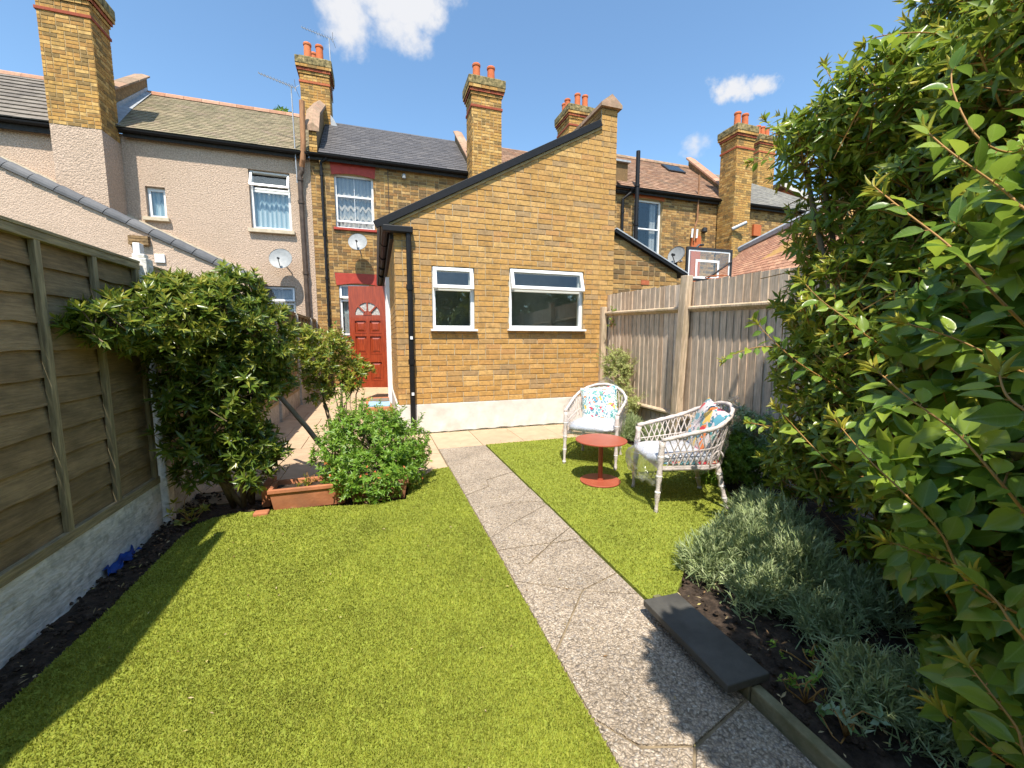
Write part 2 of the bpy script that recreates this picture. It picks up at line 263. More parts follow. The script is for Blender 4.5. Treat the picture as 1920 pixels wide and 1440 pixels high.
# floral pillow / cushion prints
def floral(name, base, scale, seed, dens):
    m, n, l, b = special(name); b.inputs['Roughness'].default_value = .35; b.inputs['Coat Weight'].default_value = .5; b.inputs['Coat Roughness'].default_value = .12
    tcn = n.new('ShaderNodeTexCoord'); mp = n.new('ShaderNodeMapping'); mp.inputs['Location'].default_value = (seed, seed * .7, seed * .3); l.new(tcn.outputs['Object'], mp.inputs[0])
    cur = None; prevc = None
    def layer(prevc, sc_, pal, thr, warp, st):
        ns = n.new('ShaderNodeTexNoise'); ns.inputs['Scale'].default_value = sc_ * 1.1; ns.inputs['Detail'].default_value = 1; l.new(mp.outputs[0], ns.inputs['Vector'])
        vm = n.new('ShaderNodeVectorMath'); vm.operation = 'MULTIPLY_ADD'; vm.inputs[1].default_value = (warp,) * 3; l.new(ns.outputs['Color'], vm.inputs[0]); l.new(mp.outputs[0], vm.inputs[2])
        m3 = n.new('ShaderNodeMapping'); m3.inputs['Scale'].default_value = st; l.new(vm.outputs[0], m3.inputs[0])
        v = n.new('ShaderNodeTexVoronoi'); v.inputs['Scale'].default_value = sc_; l.new(m3.outputs[0], v.inputs['Vector'])
        s = n.new('ShaderNodeSeparateColor'); l.new(v.outputs['Color'], s.inputs[0])
        cr = n.new('ShaderNodeValToRGB'); cr.color_ramp.interpolation = 'CONSTANT'; e = cr.color_ramp.elements
        while len(e) < len(pal): e.new(.5)
        for i, c in enumerate(pal): e[i].position = i / len(pal); e[i].color = (*c, 1)
        l.new(s.outputs[0], cr.inputs[0])
        lt = n.new('ShaderNodeMath'); lt.operation = 'LESS_THAN'; l.new(v.outputs['Distance'], lt.inputs[0]); lt.inputs[1].default_value = thr
        mx = n.new('ShaderNodeMix'); mx.data_type = 'RGBA'; l.new(lt.outputs[0], mx.inputs[0]); l.new(cr.outputs[0], mx.inputs[7])
        if prevc is None: mx.inputs[6].default_value = (*base, 1)
        else: l.new(prevc, mx.inputs[6])
        return mx.outputs[2]
    c1 = layer(None, scale, [(.05, .25, .28), (.13, .33, .25), (.06, .19, .27), (.10, .30, .33), (.20, .38, .30)], dens[0], .10, (1, 1, .45))
    c2 = layer(c1, scale * 1.5, [(.04, .10, .20), (.10, .30, .32), (.45, .55, .50), (.80, .80, .78)], dens[1], .09, (.5, 1, 1))
    c3 = layer(c2, scale * .62, [(.62, .04, .06), (.75, .40, .05), (.72, .20, .05), (.12, .34, .42), (.62, .06, .10), (.78, .50, .12)], dens[2], .12, (1, 1, .8))
    l.new(c3, b.inputs['Base Color'])
floral('floral', (.60, .66, .64), 27, 1.3, (.42, .36, .30))
floral('floral_pink', (.62, .55, .55), 20, 4.7, (.40, .28, .46))
floral('floral_side', (.62, .50, .42), 18, 9.7, (.34, .22, .62))
mat('cushion_white', [(.46, .49, .55), (.62, .63, .67)], .30, False, .06, 8, bump=(16, .8, .02), coat=.6, spec=.5)

# ------------------------------------------------------------------ mesh helpers
def tag(o, label=None, cat=None, group=None, kind=None):
    if label: o['label'] = label
    if cat: o['category'] = cat
    if group: o['group'] = group
    if kind: o['kind'] = kind
    return o
ORG = {}
def thing(name, label, cat, loc=(0, 0, 0), group=None):
    o = bpy.data.objects.new(name, None); o.empty_display_size = .1; C.objects.link(o); o.location = loc; tag(o, label, cat, group); ORG[o.name] = Vector(loc); return o
def link(name, me, parent=None, loc=None, kind=None, label=None):
    o = bpy.data.objects.new(name, me); C.objects.link(o)
    if parent is not None:
        o.parent = parent; ORG[o.name] = ORG.get(parent.name, Vector((0, 0, 0)))
    else: ORG[o.name] = Vector((0, 0, 0))
    if kind: o['kind'] = kind
    if label: o['label'] = label
    return o
class MB:
    def __init__(s): s.v = []; s.f = []; s.t = []; s.uv = []
    def add(s, vs, fs, tint=0.):
        k = len(s.v); s.v.extend([tuple(map(float, q)) for q in vs]); s.f.extend([tuple(i + k for i in f) for f in fs]); s.t.extend([tint] * len(fs)); return s
    def box(s, lo, hi, tint=0., M=None):
        (x0, y0, z0), (x1, y1, z1) = lo, hi
        vs = [Vector(p) for p in ((x0, y0, z0), (x1, y0, z0), (x1, y1, z0), (x0, y1, z0), (x0, y0, z1), (x1, y0, z1), (x1, y1, z1), (x0, y1, z1))]
        if M is not None: vs = [M @ p for p in vs]
        return s.add(vs, [(0, 3, 2, 1), (4, 5, 6, 7), (0, 1, 5, 4), (1, 2, 6, 5), (2, 3, 7, 6), (3, 0, 4, 7)], tint)
    def prism(s, poly, fr, d0, d1, tint=0.):
        """2D polygon (u,v) in a frame (O,U,V,N), extruded from d0 to d1 along N"""
        O, U, V, Nn = fr; n = len(poly)
        if n < 3: return s
        vs = [O + U * p[0] + V * p[1] + Nn * d for d in (d0, d1) for p in poly]
        fs = [tuple(range(n - 1, -1, -1)), tuple(range(n, 2 * n))] + [(i, (i + 1) % n, (i + 1) % n + n, i + n) for i in range(n)]
        return s.add(vs, fs, tint)
    def tube(s, pts, r, sides=6, tint=0., cap=True):
        pts = [Vector(p) for p in pts]; n = len(pts)
        rs = r if isinstance(r, (list, tuple)) else [r] * n
        k = len(s.v); up = None; vs = []
        for i, p in enumerate(pts):
            d = (pts[min(i + 1, n - 1)] - pts[max(i - 1, 0)]).normalized()
            if up is None: up = d.orthogonal().normalized()
            else:
                up = (up - d * up.dot(d))
                up = up.normalized() if up.length > 1e-6 else d.orthogonal().normalized()
            sd_ = d.cross(up)
            for j in range(sides):
                a = 2 * math.pi * j / sides; vs.append(p + (up * math.cos(a) + sd_ * math.sin(a)) * rs[i])
        fs = [(i * sides + j, i * sides + (j + 1) % sides, (i + 1) * sides + (j + 1) % sides, (i + 1) * sides + j) for i in range(n - 1) for j in range(sides)]
        if cap: fs += [tuple(range(sides - 1, -1, -1)), tuple((n - 1) * sides + j for j in range(sides))]
        return s.add(vs, fs, tint)
    def lathe(s, prof, c, sides=20, tint=0., axis=None):
        c = Vector(c); vs = []
        for r, z in prof:
            for j in range(sides):
                a = 2 * math.pi * j / sides; vs.append(c + Vector((r * math.cos(a), r * math.sin(a), z)))
        n = len(prof)
        fs = [(i * sides + j, i * sides + (j + 1) % sides, (i + 1) * sides + (j + 1) % sides, (i + 1) * sides + j) for i in range(n - 1) for j in range(sides)]
        fs += [tuple(range(sides - 1, -1, -1)), tuple((n - 1) * sides + j for j in range(sides))]
        if axis is not None: q = Vector((0, 0, 1)).rotation_difference(Vector(axis)); vs = [c + q @ (v - c) for v in vs]
        return s.add(vs, fs, tint)
    def build(s, name, material, parent=None, smooth=False, kind=None, label=None, bevel=0):
        me = bpy.data.meshes.new(name)
        o = link(name, me, parent, kind=kind, label=label); off = ORG[o.name]
        me.from_pydata([(x - off.x, y - off.y, z - off.z) for x, y, z in s.v], [], s.f)
        a = me.attributes.new('tint', 'FLOAT', 'FACE'); a.data.foreach_set('value', s.t)
        me.materials.append(MATS[material])
        if smooth: me.polygons.foreach_set('use_smooth', [True] * len(me.polygons))
        if bevel:
            bv = o.modifiers.new('bevel', 'BEVEL'); bv.width = bevel; bv.segments = 2; bv.limit_method = 'ANGLE'
        return o
def frame(O, U, V): U = Vector(U).normalized(); V = Vector(V).normalized(); return (Vector(O), U, V, U.cross(V))
def clip(poly, planes):
    for a, b_, c_ in planes:          # keep a*u + b*v <= c
        o = []
        for i in range(len(poly)):
            p, q = poly[i], poly[(i + 1) % len(poly)]
            dp, dq = a * p[0] + b_ * p[1] - c_, a * q[0] + b_ * q[1] - c_
            if dp <= 0: o.append(p)
            if (dp < 0 < dq) or (dq < 0 < dp):
                t = dp / (dp - dq); o.append((p[0] + (q[0] - p[0]) * t, p[1] + (q[1] - p[1]) * t))
        poly = o
        if len(poly) < 3: return []
    return poly
def subtract(rect, holes):
    rs = [rect]
    for hx0, hx1, hz0, hz1 in holes:
        nx = []
        for x0, x1, z0, z1 in rs:
            if x1 <= hx0 or x0 >= hx1 or z1 <= hz0 or z0 >= hz1: nx.append((x0, x1, z0, z1)); continue
            if x0 < hx0: nx.append((x0, hx0, z0, z1))
            if x1 > hx1: nx.append((hx1, x1, z0, z1))
            xa, xb = max(x0, hx0), min(x1, hx1)
            if z0 < hz0: nx.append((xa, xb, z0, hz0))
            if z1 > hz1: nx.append((xa, xb, hz1, z1))
        rs = nx
    return rs
def area(p): return abs(sum(p[i][0] * p[(i + 1) % len(p)][1] - p[(i + 1) % len(p)][0] * p[i][1] for i in range(len(p)))) / 2
def wall_core(name, fr, rect, holes, planes, thick, material, parent, kind=None):
    mb = MB()
    for x0, x1, z0, z1 in subtract(rect, holes):
        p = clip([(x0, z0), (x1, z0), (x1, z1), (x0, z1)], planes)
        if len(p) >= 3: mb.prism(p, fr, -thick, 0)
    return mb.build(name, material, parent, kind=kind)
BRICK_ME = {}
def brick_mesh(material, L_, H_, D_):
    key = (material, L_, H_, D_)
    if key not in BRICK_ME:
        mb = MB(); e = .004
        vs = [(0, 0, 0), (L_, 0, 0), (L_, 0, H_), (0, 0, H_), (0, D_ - e, 0), (L_, D_ - e, 0), (L_, D_ - e, H_), (0, D_ - e, H_), (e, D_, e), (L_ - e, D_, e), (L_ - e, D_, H_ - e), (e, D_, H_ - e)]
        fs = [(0, 1, 5, 4), (1, 2, 6, 5), (2, 3, 7, 6), (3, 0, 4, 7), (4, 5, 9, 8), (5, 6, 10, 9), (6, 7, 11, 10), (7, 4, 8, 11), (8, 9, 10, 11)]
        me = bpy.data.meshes.new('brick'); me.from_pydata(vs, [], fs); a = me.attributes.new('tint', 'FLOAT', 'FACE'); a.data.foreach_set('value', [0.] * len(fs)); me.materials.append(MATS[material]); BRICK_ME[key] = me
    return BRICK_ME[key]
def bricks(fr, rect, holes, planes, material, parent, singles=0, course=.075, blen=.225, proud=.008, jt=.010, joined='brickwork', bond=True, v0=None):
    hdp = .10 if material == 'yellow_brick' else .45; jt = jt if material == 'yellow_brick' else .014
    """lay bricks over a wall face: the nearest `singles` whole ones as objects, the others joined"""
    O, U, V, Nn = fr; x0, x1, z0, z1 = rect; z = z0 if v0 is None else v0; k = 0; mb = MB(); whole = []
    hl = blen / 2
    while z < z1 - .01:
        h = course - jt
        x = x0 - (hl if k % 2 else 0) - random.random() * .01
        hdr = False
        while x < x1:
            ln = blen
            if random.random() < hdp: ln = hl
            xa, xb = x + jt / 2, x + ln - jt / 2
            for r_ in subtract((max(xa, x0), min(xb, x1), z + jt / 2, min(z + jt / 2 + h, z1)), holes):
                if r_[1] - r_[0] < .015 or r_[3] - r_[2] < .012: continue
                p = [(r_[0], r_[2]), (r_[1], r_[2]), (r_[1], r_[3]), (r_[0], r_[3])]
                cp = clip(p, planes)
                if len(cp) < 3 or area(cp) < 3e-4: continue
                full = abs((r_[1] - r_[0]) - (blen - jt)) < 1e-3 and abs((r_[3] - r_[2]) - h) < 1e-3 and len(cp) == 4 and abs(area(cp) - area(p)) < 1e-6
                jit = random.uniform(-.0015, .0025)
                if full: whole.append((r_[0], r_[2], jit))
                else: mb.prism(cp, fr, -.002, proud + jit, random.random())
            x += ln
        z += course; k += 1
    whole.sort(key=lambda q: (O + U * q[0] + V * q[1] - cam.location).length)
    me = brick_mesh(material, blen - jt, course - jt, proud + .002)
    rot = Matrix((U, -Nn * -1, V)).transposed()  # local x->U, y->N, z->V
    q = rot.to_quaternion() if rot.determinant() > 0 else None
    off = ORG[parent.name]
    for i, (u, v, j) in enumerate(whole):
        if i < singles and q is not None:
            o = bpy.data.objects.new('brick', me); C.objects.link(o); o.parent = parent
            o.location = O + U * u + V * v + Nn * (j - .002) - off; o.rotation_mode = 'QUATERNION'; o.rotation_quaternion = q
        else:
            h = course - jt; e = .004; L0 = blen - jt
            mb.prism([(u, v), (u + L0, v), (u + L0, v + h), (u, v + h)], fr, -.002, proud + j, random.random())
    if mb.v: mb.build(joined, material, parent, kind='stuff')
def frm(O, U, V):
    """frame whose (U, N, V) is right-handed is needed for single bricks: N = V x U -> outward"""
    U = Vector(U).normalized(); V = Vector(V).normalized(); return (Vector(O), U, V, V.cross(U))
# NB: faces looking to -Y: U=-X gives N=V x U = Z x -X = -Y. So u runs towards -X; helpers below mirror coordinates.
class Face:
    """wall face with plain coordinates a (world X or Y) and z; handles the mirroring"""
    def __init__(s, axis, c, sign):
        s.axis, s.c, s.sign = axis, c, sign        # axis 'y': plane Y=c facing sign*Y ; axis 'x': plane X=c facing sign*X
        if axis == 'y': U = Vector((sign, 0, 0)); O = Vector((0, c, 0))
        else: U = Vector((0, -sign, 0)); O = Vector((c, 0, 0))
        V = Vector((0, 0, 1)); s.fr = (O, U, V, V.cross(U)); s.m = U.x + U.y
        assert (s.fr[3] - (Vector((0, sign, 0)) if axis == 'y' else Vector((sign, 0, 0)))).length < 1e-6
    def R(s, r): a, b_, z0, z1 = r; a, b_ = a * s.m, b_ * s.m; return (min(a, b_), max(a, b_), z0, z1)
    def P(s, pl): return [(a * s.m, b_, c_) for a, b_, c_ in pl]
    def wall(s, name, rect, holes, planes, thick, material, parent): return wall_core(name, s.fr, s.R(rect), [s.R(h) for h in holes], s.P(planes), thick, material, parent)
    def bricks(s, rect, holes, planes, material, parent, **k): bricks(s.fr, s.R(rect), [s.R(h) for h in holes], s.P(planes), material, parent, **k)
def above(p, q):
    """half-plane keeping what lies below the line p->q (a,z coordinates)"""
    (x0, z0), (x1, z1) = p, q; k = (z1 - z0) / (x1 - x0); return (-k, 1, z0 - k * x0)

# --- numpy leaf clouds
T_SMALL = (np.array([[0, 0, 0], [.42, -.5, .05], [.45, 0, -.06], [.42, .5, .05], [1, 0, -.06]]), np.array([[0, 1, 2], [0, 2, 3], [1, 4, 2], [2, 4, 3]]))
def big_template():
    st = [(.10, .42), (.28, .88), (.48, 1.), (.68, .80), (.86, .38)]
    v = [(0, 0, 0)]; f = []
    for t, w_ in st: v += [(t, -.5 * w_, .06 * w_ - .16 * t * t), (t, 0, -.03 - .16 * t * t), (t, .5 * w_, .06 * w_ - .16 * t * t)]
    v.append((1, 0, -.20)); e = len(v) - 1
    f += [(0, 1, 2), (0, 2, 3)]
    for i in range(len(st) - 1):
        a = 1 + 3 * i; f += [(a, a + 3, a + 4), (a, a + 4, a + 1), (a + 1, a + 4, a + 5), (a + 1, a + 5, a + 2)]
    a = e - 3; f += [(a, e, a + 1), (a + 1, e, a + 2)]
    return np.array(v), np.array(f)
T_BIG = big_template()
T_BLADE = (np.array([[0, -.5, 0], [0, .5, 0], [1, 0, 0]]), np.array([[0, 1, 2]]))
T_BEND = (np.array([[0, -.5, 0], [0, .5, 0], [.6, -.35, .0], [.6, .35, 0], [1, 0, -.25]]), np.array([[0, 1, 3], [0, 3, 2], [2, 3, 4]]))
def leaves(name, base, d, up, ln, wd, material, parent, tmpl=T_SMALL, kind='stuff', uv=False, tint=None):
    tv, tf = tmpl; n = len(base); base = np.asarray(base, float)
    d = d / np.linalg.norm(d, axis=1, keepdims=True)
    s = np.cross(up, d); s /= (np.linalg.norm(s, axis=1, keepdims=True) + 1e-9); nn = np.cross(d, s)
    ln = np.broadcast_to(ln, (n,)); wd = np.broadcast_to(wd, (n,))
    V = base[:, None, :] + tv[None, :, 0, None] * (d * ln[:, None])[:, None, :] + tv[None, :, 1, None] * (s * wd[:, None])[:, None, :] + tv[None, :, 2, None] * (nn * ln[:, None])[:, None, :]
    k = len(tv); F = (tf[None] + (np.arange(n) * k)[:, None, None]).reshape(-1, 3)
    V = V.reshape(-1, 3)
    me = bpy.data.meshes.new(name); o = link(name, me, parent, kind=kind); off = ORG[o.name]
    V = V - np.array(off)
    me.vertices.add(len(V)); me.vertices.foreach_set('co', V.ravel())
    me.loops.add(F.size); me.loops.foreach_set('vertex_index', F.ravel().astype(np.int32))
    me.polygons.add(len(F)); me.polygons.foreach_set('loop_start', np.arange(0, F.size, 3, dtype=np.int32))
    me.update()
    a = me.attributes.new('tint', 'FLOAT', 'FACE'); tt = rng.random(n) if tint is None else tint; a.data.foreach_set('value', np.repeat(tt, len(tf)))
    if uv:
        ul = me.uv_layers.new(name='UVMap'); co = tv[tf.ravel()][:, :2]; co = np.stack([co[:, 1] + .5, co[:, 0]], 1); ul.data.foreach_set('uv', np.tile(co, (n, 1)).ravel())
    me.materials.append(MATS[material]); me.polygons.foreach_set('use_smooth', [True] * len(F))
    me.validate()
    return o
def runit(n): v = rng.normal(size=(n, 3)); return v / np.linalg.norm(v, axis=1, keepdims=True)
def norm(v): return v / (np.linalg.norm(v, axis=-1, keepdims=True) + 1e-9)
def blob_points(blobs, n, lo=.7, hi=1.05):
    """points in the shells of ellipsoids, kept off the inside of the others"""
    r = np.array([b_[1] if np.ndim(b_[1]) == 0 else np.mean(b_[1]) for b_ in blobs]); p = r ** 2 / np.sum(r ** 2)
    i = rng.choice(len(blobs), n, p=p); u = runit(n); c = np.array([b_[0] for b_ in blobs])[i]
    rad = np.array([np.broadcast_to(b_[1], 3) for b_ in blobs])[i]
    f = lo + (hi - lo) * rng.random(n) ** .6
    return c + u * rad * f[:, None], norm(u / rad), f
def rosettes(name, pts, axes, per, ln, wd, material, parent, spread=1.05, tmpl=T_SMALL, **k):
    n = len(pts); axes = norm(axes); a0 = rng.random(n) * 6.28
    t1 = norm(np.cross(axes, rng.normal(size=(n, 3)))); t2 = np.cross(axes, t1)
    B, Dn, U = [], [], []
    for j in range(per):
        a = a0 + 6.283 * j / per + rng.normal(size=n) * .25; sp = spread + rng.normal(size=n) * .25
        rad = t1 * np.cos(a)[:, None] + t2 * np.sin(a)[:, None]
        d = axes * np.cos(sp)[:, None] + rad * np.sin(sp)[:, None]
        B.append(pts - axes * (rng.random(n) * .02)[:, None]); Dn.append(d); U.append(axes * np.sin(sp)[:, None] - rad * np.cos(sp)[:, None] + rng.normal(size=(n, 3)) * .2)
    B, Dn, U = map(np.concatenate, (B, Dn, U)); m_ = len(B)
    return leaves(name, B, Dn, U, ln * (.7 + .6 * rng.random(m_)), wd * (.75 + .5 * rng.random(m_)), material, parent, tmpl, **k)

# ================================================================== THE GROUND
def struct(o): o['kind'] = 'structure'; return o
def flat(name, poly, z, material, thick=.0, kind='structure', parent=None):
    mb = MB(); mb.prism(poly, (Vector((0, 0, 0)), Vector((1, 0, 0)), Vector((0, 1, 0)), Vector((0, 0, 1))), z - max(thick, .001), z)
    return mb.build(name, material, parent, kind=kind)
flat('ground', [(-300, -300), (300, -300), (300, 300), (-300, 300)], -.12, 'ground')
def bumpy(name, poly_test, x0, x1, y0, y1, z, amp, step, material):
    nx, ny = int((x1 - x0) / step) + 1, int((y1 - y0) / step) + 1
    vs = []; idx = {}; fs = []
    from mathutils import noise
    for j in range(ny):
        for i in range(nx):
            x, y = x0 + i * step, y0 + j * step
            vs.append((x, y, z + amp * (noise.noise(Vector((x * 5, y * 5, 3))) + .5 * noise.noise(Vector((x * 17, y * 17, 9))) + .3 * noise.noise(Vector((x * 45, y * 45, 1))))))
    for j in range(ny - 1):
        for i in range(nx - 1):
            if poly_test(x0 + (i + .5) * step, y0 + (j + .5) * step): a = j * nx + i; fs.append((a, a + 1, a + nx + 1, a + nx))
    mb = MB(); mb.add(vs, fs); return mb.build(name, material, smooth=True, kind='structure')
def inpoly(poly):
    def t(x, y):
        c = False; n = len(poly); j = n - 1
        for i in range(n):
            xi, yi = poly[i]; xj, yj = poly[j]
            if ((yi > y) != (yj > y)) and (x < (xj - xi) * (y - yi) / (yj - yi) + xi): c = not c
            j = i
        return c
    return t
LAWN_L = [(-1.27, -1.5), (.655, -1.5), (.655, 4.02), (.50, 4.0), (.38, 3.80), (.24, 3.62), (.19, 3.30), (-.1, 3.28), (-.5, 3.36), (-.85, 3.40), (-1.02, 3.42), (-1.16, 3.38), (-1.235, 3.28), (-1.26, 3.05), (-1.26, 2.4), (-1.29, 1.7)]
LAWN_R = [(1.245, 1.52), (1.36, 1.55), (1.50, 1.66), (1.72, 1.86), (1.98, 2.05), (2.35, 2.22), (2.68, 2.42), (2.90, 2.75), (2.96, 3.1), (2.92, 3.5), (2.90, 4.0), (2.95, 4.4), (3.0, 4.77), (1.245, 4.77)]
def turf(name_label, poly, zb):
    zb = .010
    o = flat('lawn', poly, zb, 'turf_base', .05)
    return o
turf('l', LAWN_L, .0); turf('r', LAWN_R, .0)
bumpy('soil_bed', lambda x, y: not inpoly(LAWN_L)(x, y) and not (x > -.85 and y > 3.72) and y < 4.02, -1.56, .2, -1.5, 4.3, -.022, .018, .03, 'soil')
bumpy('soil_bed', lambda x, y: not inpoly(LAWN_R)(x, y) and y < 4.79, 1.25, 3.5, -1.5, 5.0, -.014, .016, .03, 'soil')

# turf blades: one uncountable mass per lawn, finer towards the camera
def blades(name, poly, n):
    xs = [p[0] for p in poly]; ys = [p[1] for p in poly]; test = inpoly(poly)
    P = np.stack([rng.uniform(min(xs), max(xs), n * 3), rng.uniform(max(min(ys), .3), max(ys), n * 3)], 1)
    dist = np.sqrt(P[:, 0] ** 2 + P[:, 1] ** 2 + 1.6)
    ang = np.degrees(np.arctan2(P[:, 0], P[:, 1])) - 18.35
    keep = (rng.random(len(P)) < (1.7 / dist) ** 2.0) & (np.abs(ang) < 62)
    P = P[keep]
    keep = np.array([test(a, b_) for a, b_ in P]); P = P[keep][:n]; dist = np.sqrt(P[:, 0] ** 2 + P[:, 1] ** 2 + 1.6)
    cl = np.ones(len(P), bool)
    for tx, ty, tr in ((1.9, 3.17, .188),): cl &= np.hypot(P[:, 0] - tx, P[:, 1] - ty) > tr
    P, dist = P[cl], dist[cl]
    m_ = len(P); a = rng.random(m_) * 6.283; lean = rng.normal(1.0, .35, m_)
    # the pile lies over a little to one side in drifts
    drift = np.sin(P[:, 0] * 3.1 + 1.3 * np.sin(P[:, 1] * 2.3)) * .5
    d = np.stack([np.cos(a) * lean + .12 * drift, np.sin(a) * lean - .15, np.ones(m_)], 1)
    up = np.stack([np.cos(a), np.sin(a), np.full(m_, .2)], 1) + rng.normal(size=(m_, 3)) * .3
    base = np.stack([P[:, 0], P[:, 1], np.full(m_, .008)], 1)
    tint = rng.random(m_)
    o = leaves(name, base, d, up, (.010 + .007 * rng.random(m_)), .0024 * dist ** .9 * (.7 + .6 * rng.random(m_)), 'turf', None, T_BEND, tint=tint)
    tag(o, kind='stuff'); return o
g1 = blades('grass', LAWN_L, 230000); tag(g1, 'short bright green artificial turf left of the path', 'grass')
g2 = blades('grass', LAWN_R, 90000); tag(g2, 'short bright green artificial turf under the chairs and table', 'grass')

# ---- patio: cream sandstone slabs
patio = flat('patio', [(-1.5, 3.72), (.66, 3.72), (.66, 4.79), (3.44, 4.79), (3.44, 5.66), (.25, 5.66), (.25, 11.98), (-1.5, 11.98)], -.012, 'joint', .08)
def slab_piece(parent, name, poly, z, material, h=.03, tint=None, gap=.004, tilt=0):
    cx = sum(p[0] for p in poly) / len(poly); cy = sum(p[1] for p in poly) / len(poly)
    q = []
    for x, y in poly:
        dx, dy = x - cx, y - cy; d = math.hypot(dx, dy); q.append((x - dx / d * gap * 1.3, y - dy / d * gap * 1.3))
    mb = MB(); mb.prism(q, (Vector((0, 0, 0)), Vector((1, 0, 0)), Vector((0, 1, 0)), Vector((0, 0, 1))), z - h, z + random.uniform(-tilt, tilt), random.random() if tint is None else tint)
    return mb.build(name, material, parent, bevel=.003)
def pave(x0, x1, y0, y1, nx, ny, off=0):
    for j in range(ny):
        ya, yb = y0 + (y1 - y0) * j / ny, y0 + (y1 - y0) * (j + 1) / ny
        sh = off if j % 2 else 0
        w_ = (x1 - x0) / nx; xs = [x0] + [x0 + w_ * (i + sh) for i in range(0 if sh else 1, nx + 1) if x0 + .02 < x0 + w_ * (i + sh) < x1 - .02] + [x1]
        for xa, xb in zip(xs, xs[1:]): slab_piece(patio, 'paving_slab', [(xa, ya), (xb, ya), (xb, yb), (xa, yb)], 0, 'sandstone', tilt=.0015)
pave(.66, 3.44, 4.79, 5.65, 5, 1); 
pave(.27, .655, 4.62, 5.65, 1, 2)
pave(.30, .655, 4.04, 4.61, 1, 1)
pave(-1.48, .27, 4.0, 11.95, 3, 12, .5)

# ---- garden path of exposed-aggregate slabs with crazy joints
path = flat('garden_path', [(.66, -1.5), (1.24, -1.5), (1.24, 4.785), (.66, 4.785)], -.006, 'joint', .08)
XL, XR = .662, 1.238
PIE = [
 [(XL, 4.78), (XR, 4.78), (XR, 4.20), (XL, 4.10)],
 [(XL, 4.10), (XR, 4.20), (XR, 3.98), (.95, 3.96), (XL, 3.80)],
 [(XL, 3.80), (.95, 3.96), (XR, 3.98), (XR, 3.70), (.93, 3.56), (.90, 3.38), (XL, 3.24)],
 [(XR, 3.70), (XR, 3.22), (1.08, 3.05), (.90, 3.38), (.93, 3.56)],
 [(XL, 3.24), (.90, 3.38), (1.08, 3.05), (.98, 2.98), (XL, 2.90)],
 [(XR, 3.22), (XR, 2.92), (.98, 2.98), (1.08, 3.05)],
 [(XL, 2.90), (.98, 2.98), (XR, 2.92), (XR, 2.86), (.93, 2.66), (XL, 2.46)],
 [(XR, 2.86), (XR, 2.44), (1.10, 2.34), (.93, 2.66)],
 [(XL, 2.46), (.93, 2.66), (1.10, 2.34), (1.02, 2.28), (XL, 2.30)],
 [(XR, 2.44), (XR, 2.28), (1.02, 2.28), (1.10, 2.34)],
 [(XL, 2.30), (1.02, 2.28), (.80, 2.10), (XL, 2.14)],
 [(1.02, 2.28), (XR, 2.28), (XR, 1.86), (.975, 1.775), (XL, 1.97), (XL, 2.14), (.80, 2.10)],
 [(XR, 1.86), (XR, 1.66), (.975, 1.775)],
 [(XL, 1.97), (.975, 1.775), (.70, 1.47), (XL, 1.43)],
 [(.975, 1.775), (XR, 1.66), (XR, 1.01), (.93, .93), (.76, .985), (XL, 1.12), (XL, 1.43), (.70, 1.47)],
 [(XL, 1.12), (.76, .985), (.93, .93), (.80, .80), (XL, .72)],
 [(.93, .93), (XR, 1.01), (XR, .40), (XL, .40), (XL, .72), (.80, .80)],
 [(XL, .40), (XR, .40), (XR, -.2), (XL, -.2)], [(XL, -.2), (XR, -.2), (XR, -.8), (XL, -.8)], [(XL, -.8), (XR, -.8), (XR, -1.45), (XL, -1.45)]]
for p in PIE: slab_piece(path, 'path_slab', p, .004, 'pebble', gap=.0052, tilt=.003)
kerb = thing('edging_stone', 'narrow mossy concrete edging running along the right side of the path', 'edging', (1.22, 0, 0))
for a, b_ in ((-1.4, -.5), (-.49, .405), (.41, 1.005), (1.01, 1.56)):
    MB().box((1.242, a, -.1), (1.282, b_, .055)).build('kerb_stone', 'kerb', kerb, bevel=.006)
sl = MB().box((-.095, -.25, 0), (.095, .25, .032), 0, Matrix.Translation((1.235, 1.25, .057)) @ Matrix.Rotation(R(-1.5), 4, 'Z')).build('slate_slab', 'slate_slab', None, bevel=.0045)
tag(sl, 'dark grey slate slab lying on the edging beside the lavender', 'slab')

# dead leaves and twigs on the soil
n_ = 420
yy = rng.uniform(.8, 4.0, n_); xx = np.where(rng.random(n_) < .45, rng.uniform(-1.47, -1.28, n_), rng.uniform(1.3, 2.6, n_)); yy = np.where(xx > 0, rng.uniform(.5, 1.6, n_), yy)
o = leaves('leaf_litter', np.stack([xx, yy, np.full(n_, .012) + (xx > 0) * .004], 1), np.concatenate([rng.normal(size=(n_, 2)), rng.normal(size=(n_, 1)) * .2], 1), np.tile([[0, 0, 1.]], (n_, 1)) + rng.normal(size=(n_, 3)) * .3, .012 + .024 * rng.random(n_), .003 + .007 * rng.random(n_), 'litter', None)
tag(o, 'dry leaves and twigs scattered over the soil beds', 'leaf litter', kind='stuff')
mb = MB()
for i in range(1400):
    if i % 2: x, y, z = random.uniform(-1.48, -1.25), random.uniform(.6, 4.0), -.005
    else: x, y, z = random.uniform(1.3, 2.4), random.uniform(.4, 2.0), -.012
    if inpoly(LAWN_L)(x, y) or inpoly(LAWN_R)(x, y): continue
    s_ = random.uniform(.004, .016); mb.lathe([(s_ * .6, 0), (s_, s_ * .5), (s_ * .5, s_ * 1.1)], (x, y, z), 5)
tag(mb.build('soil_clods', 'soil', None, kind='stuff'), 'crumbly dark clods of soil in the flower beds', 'soil')
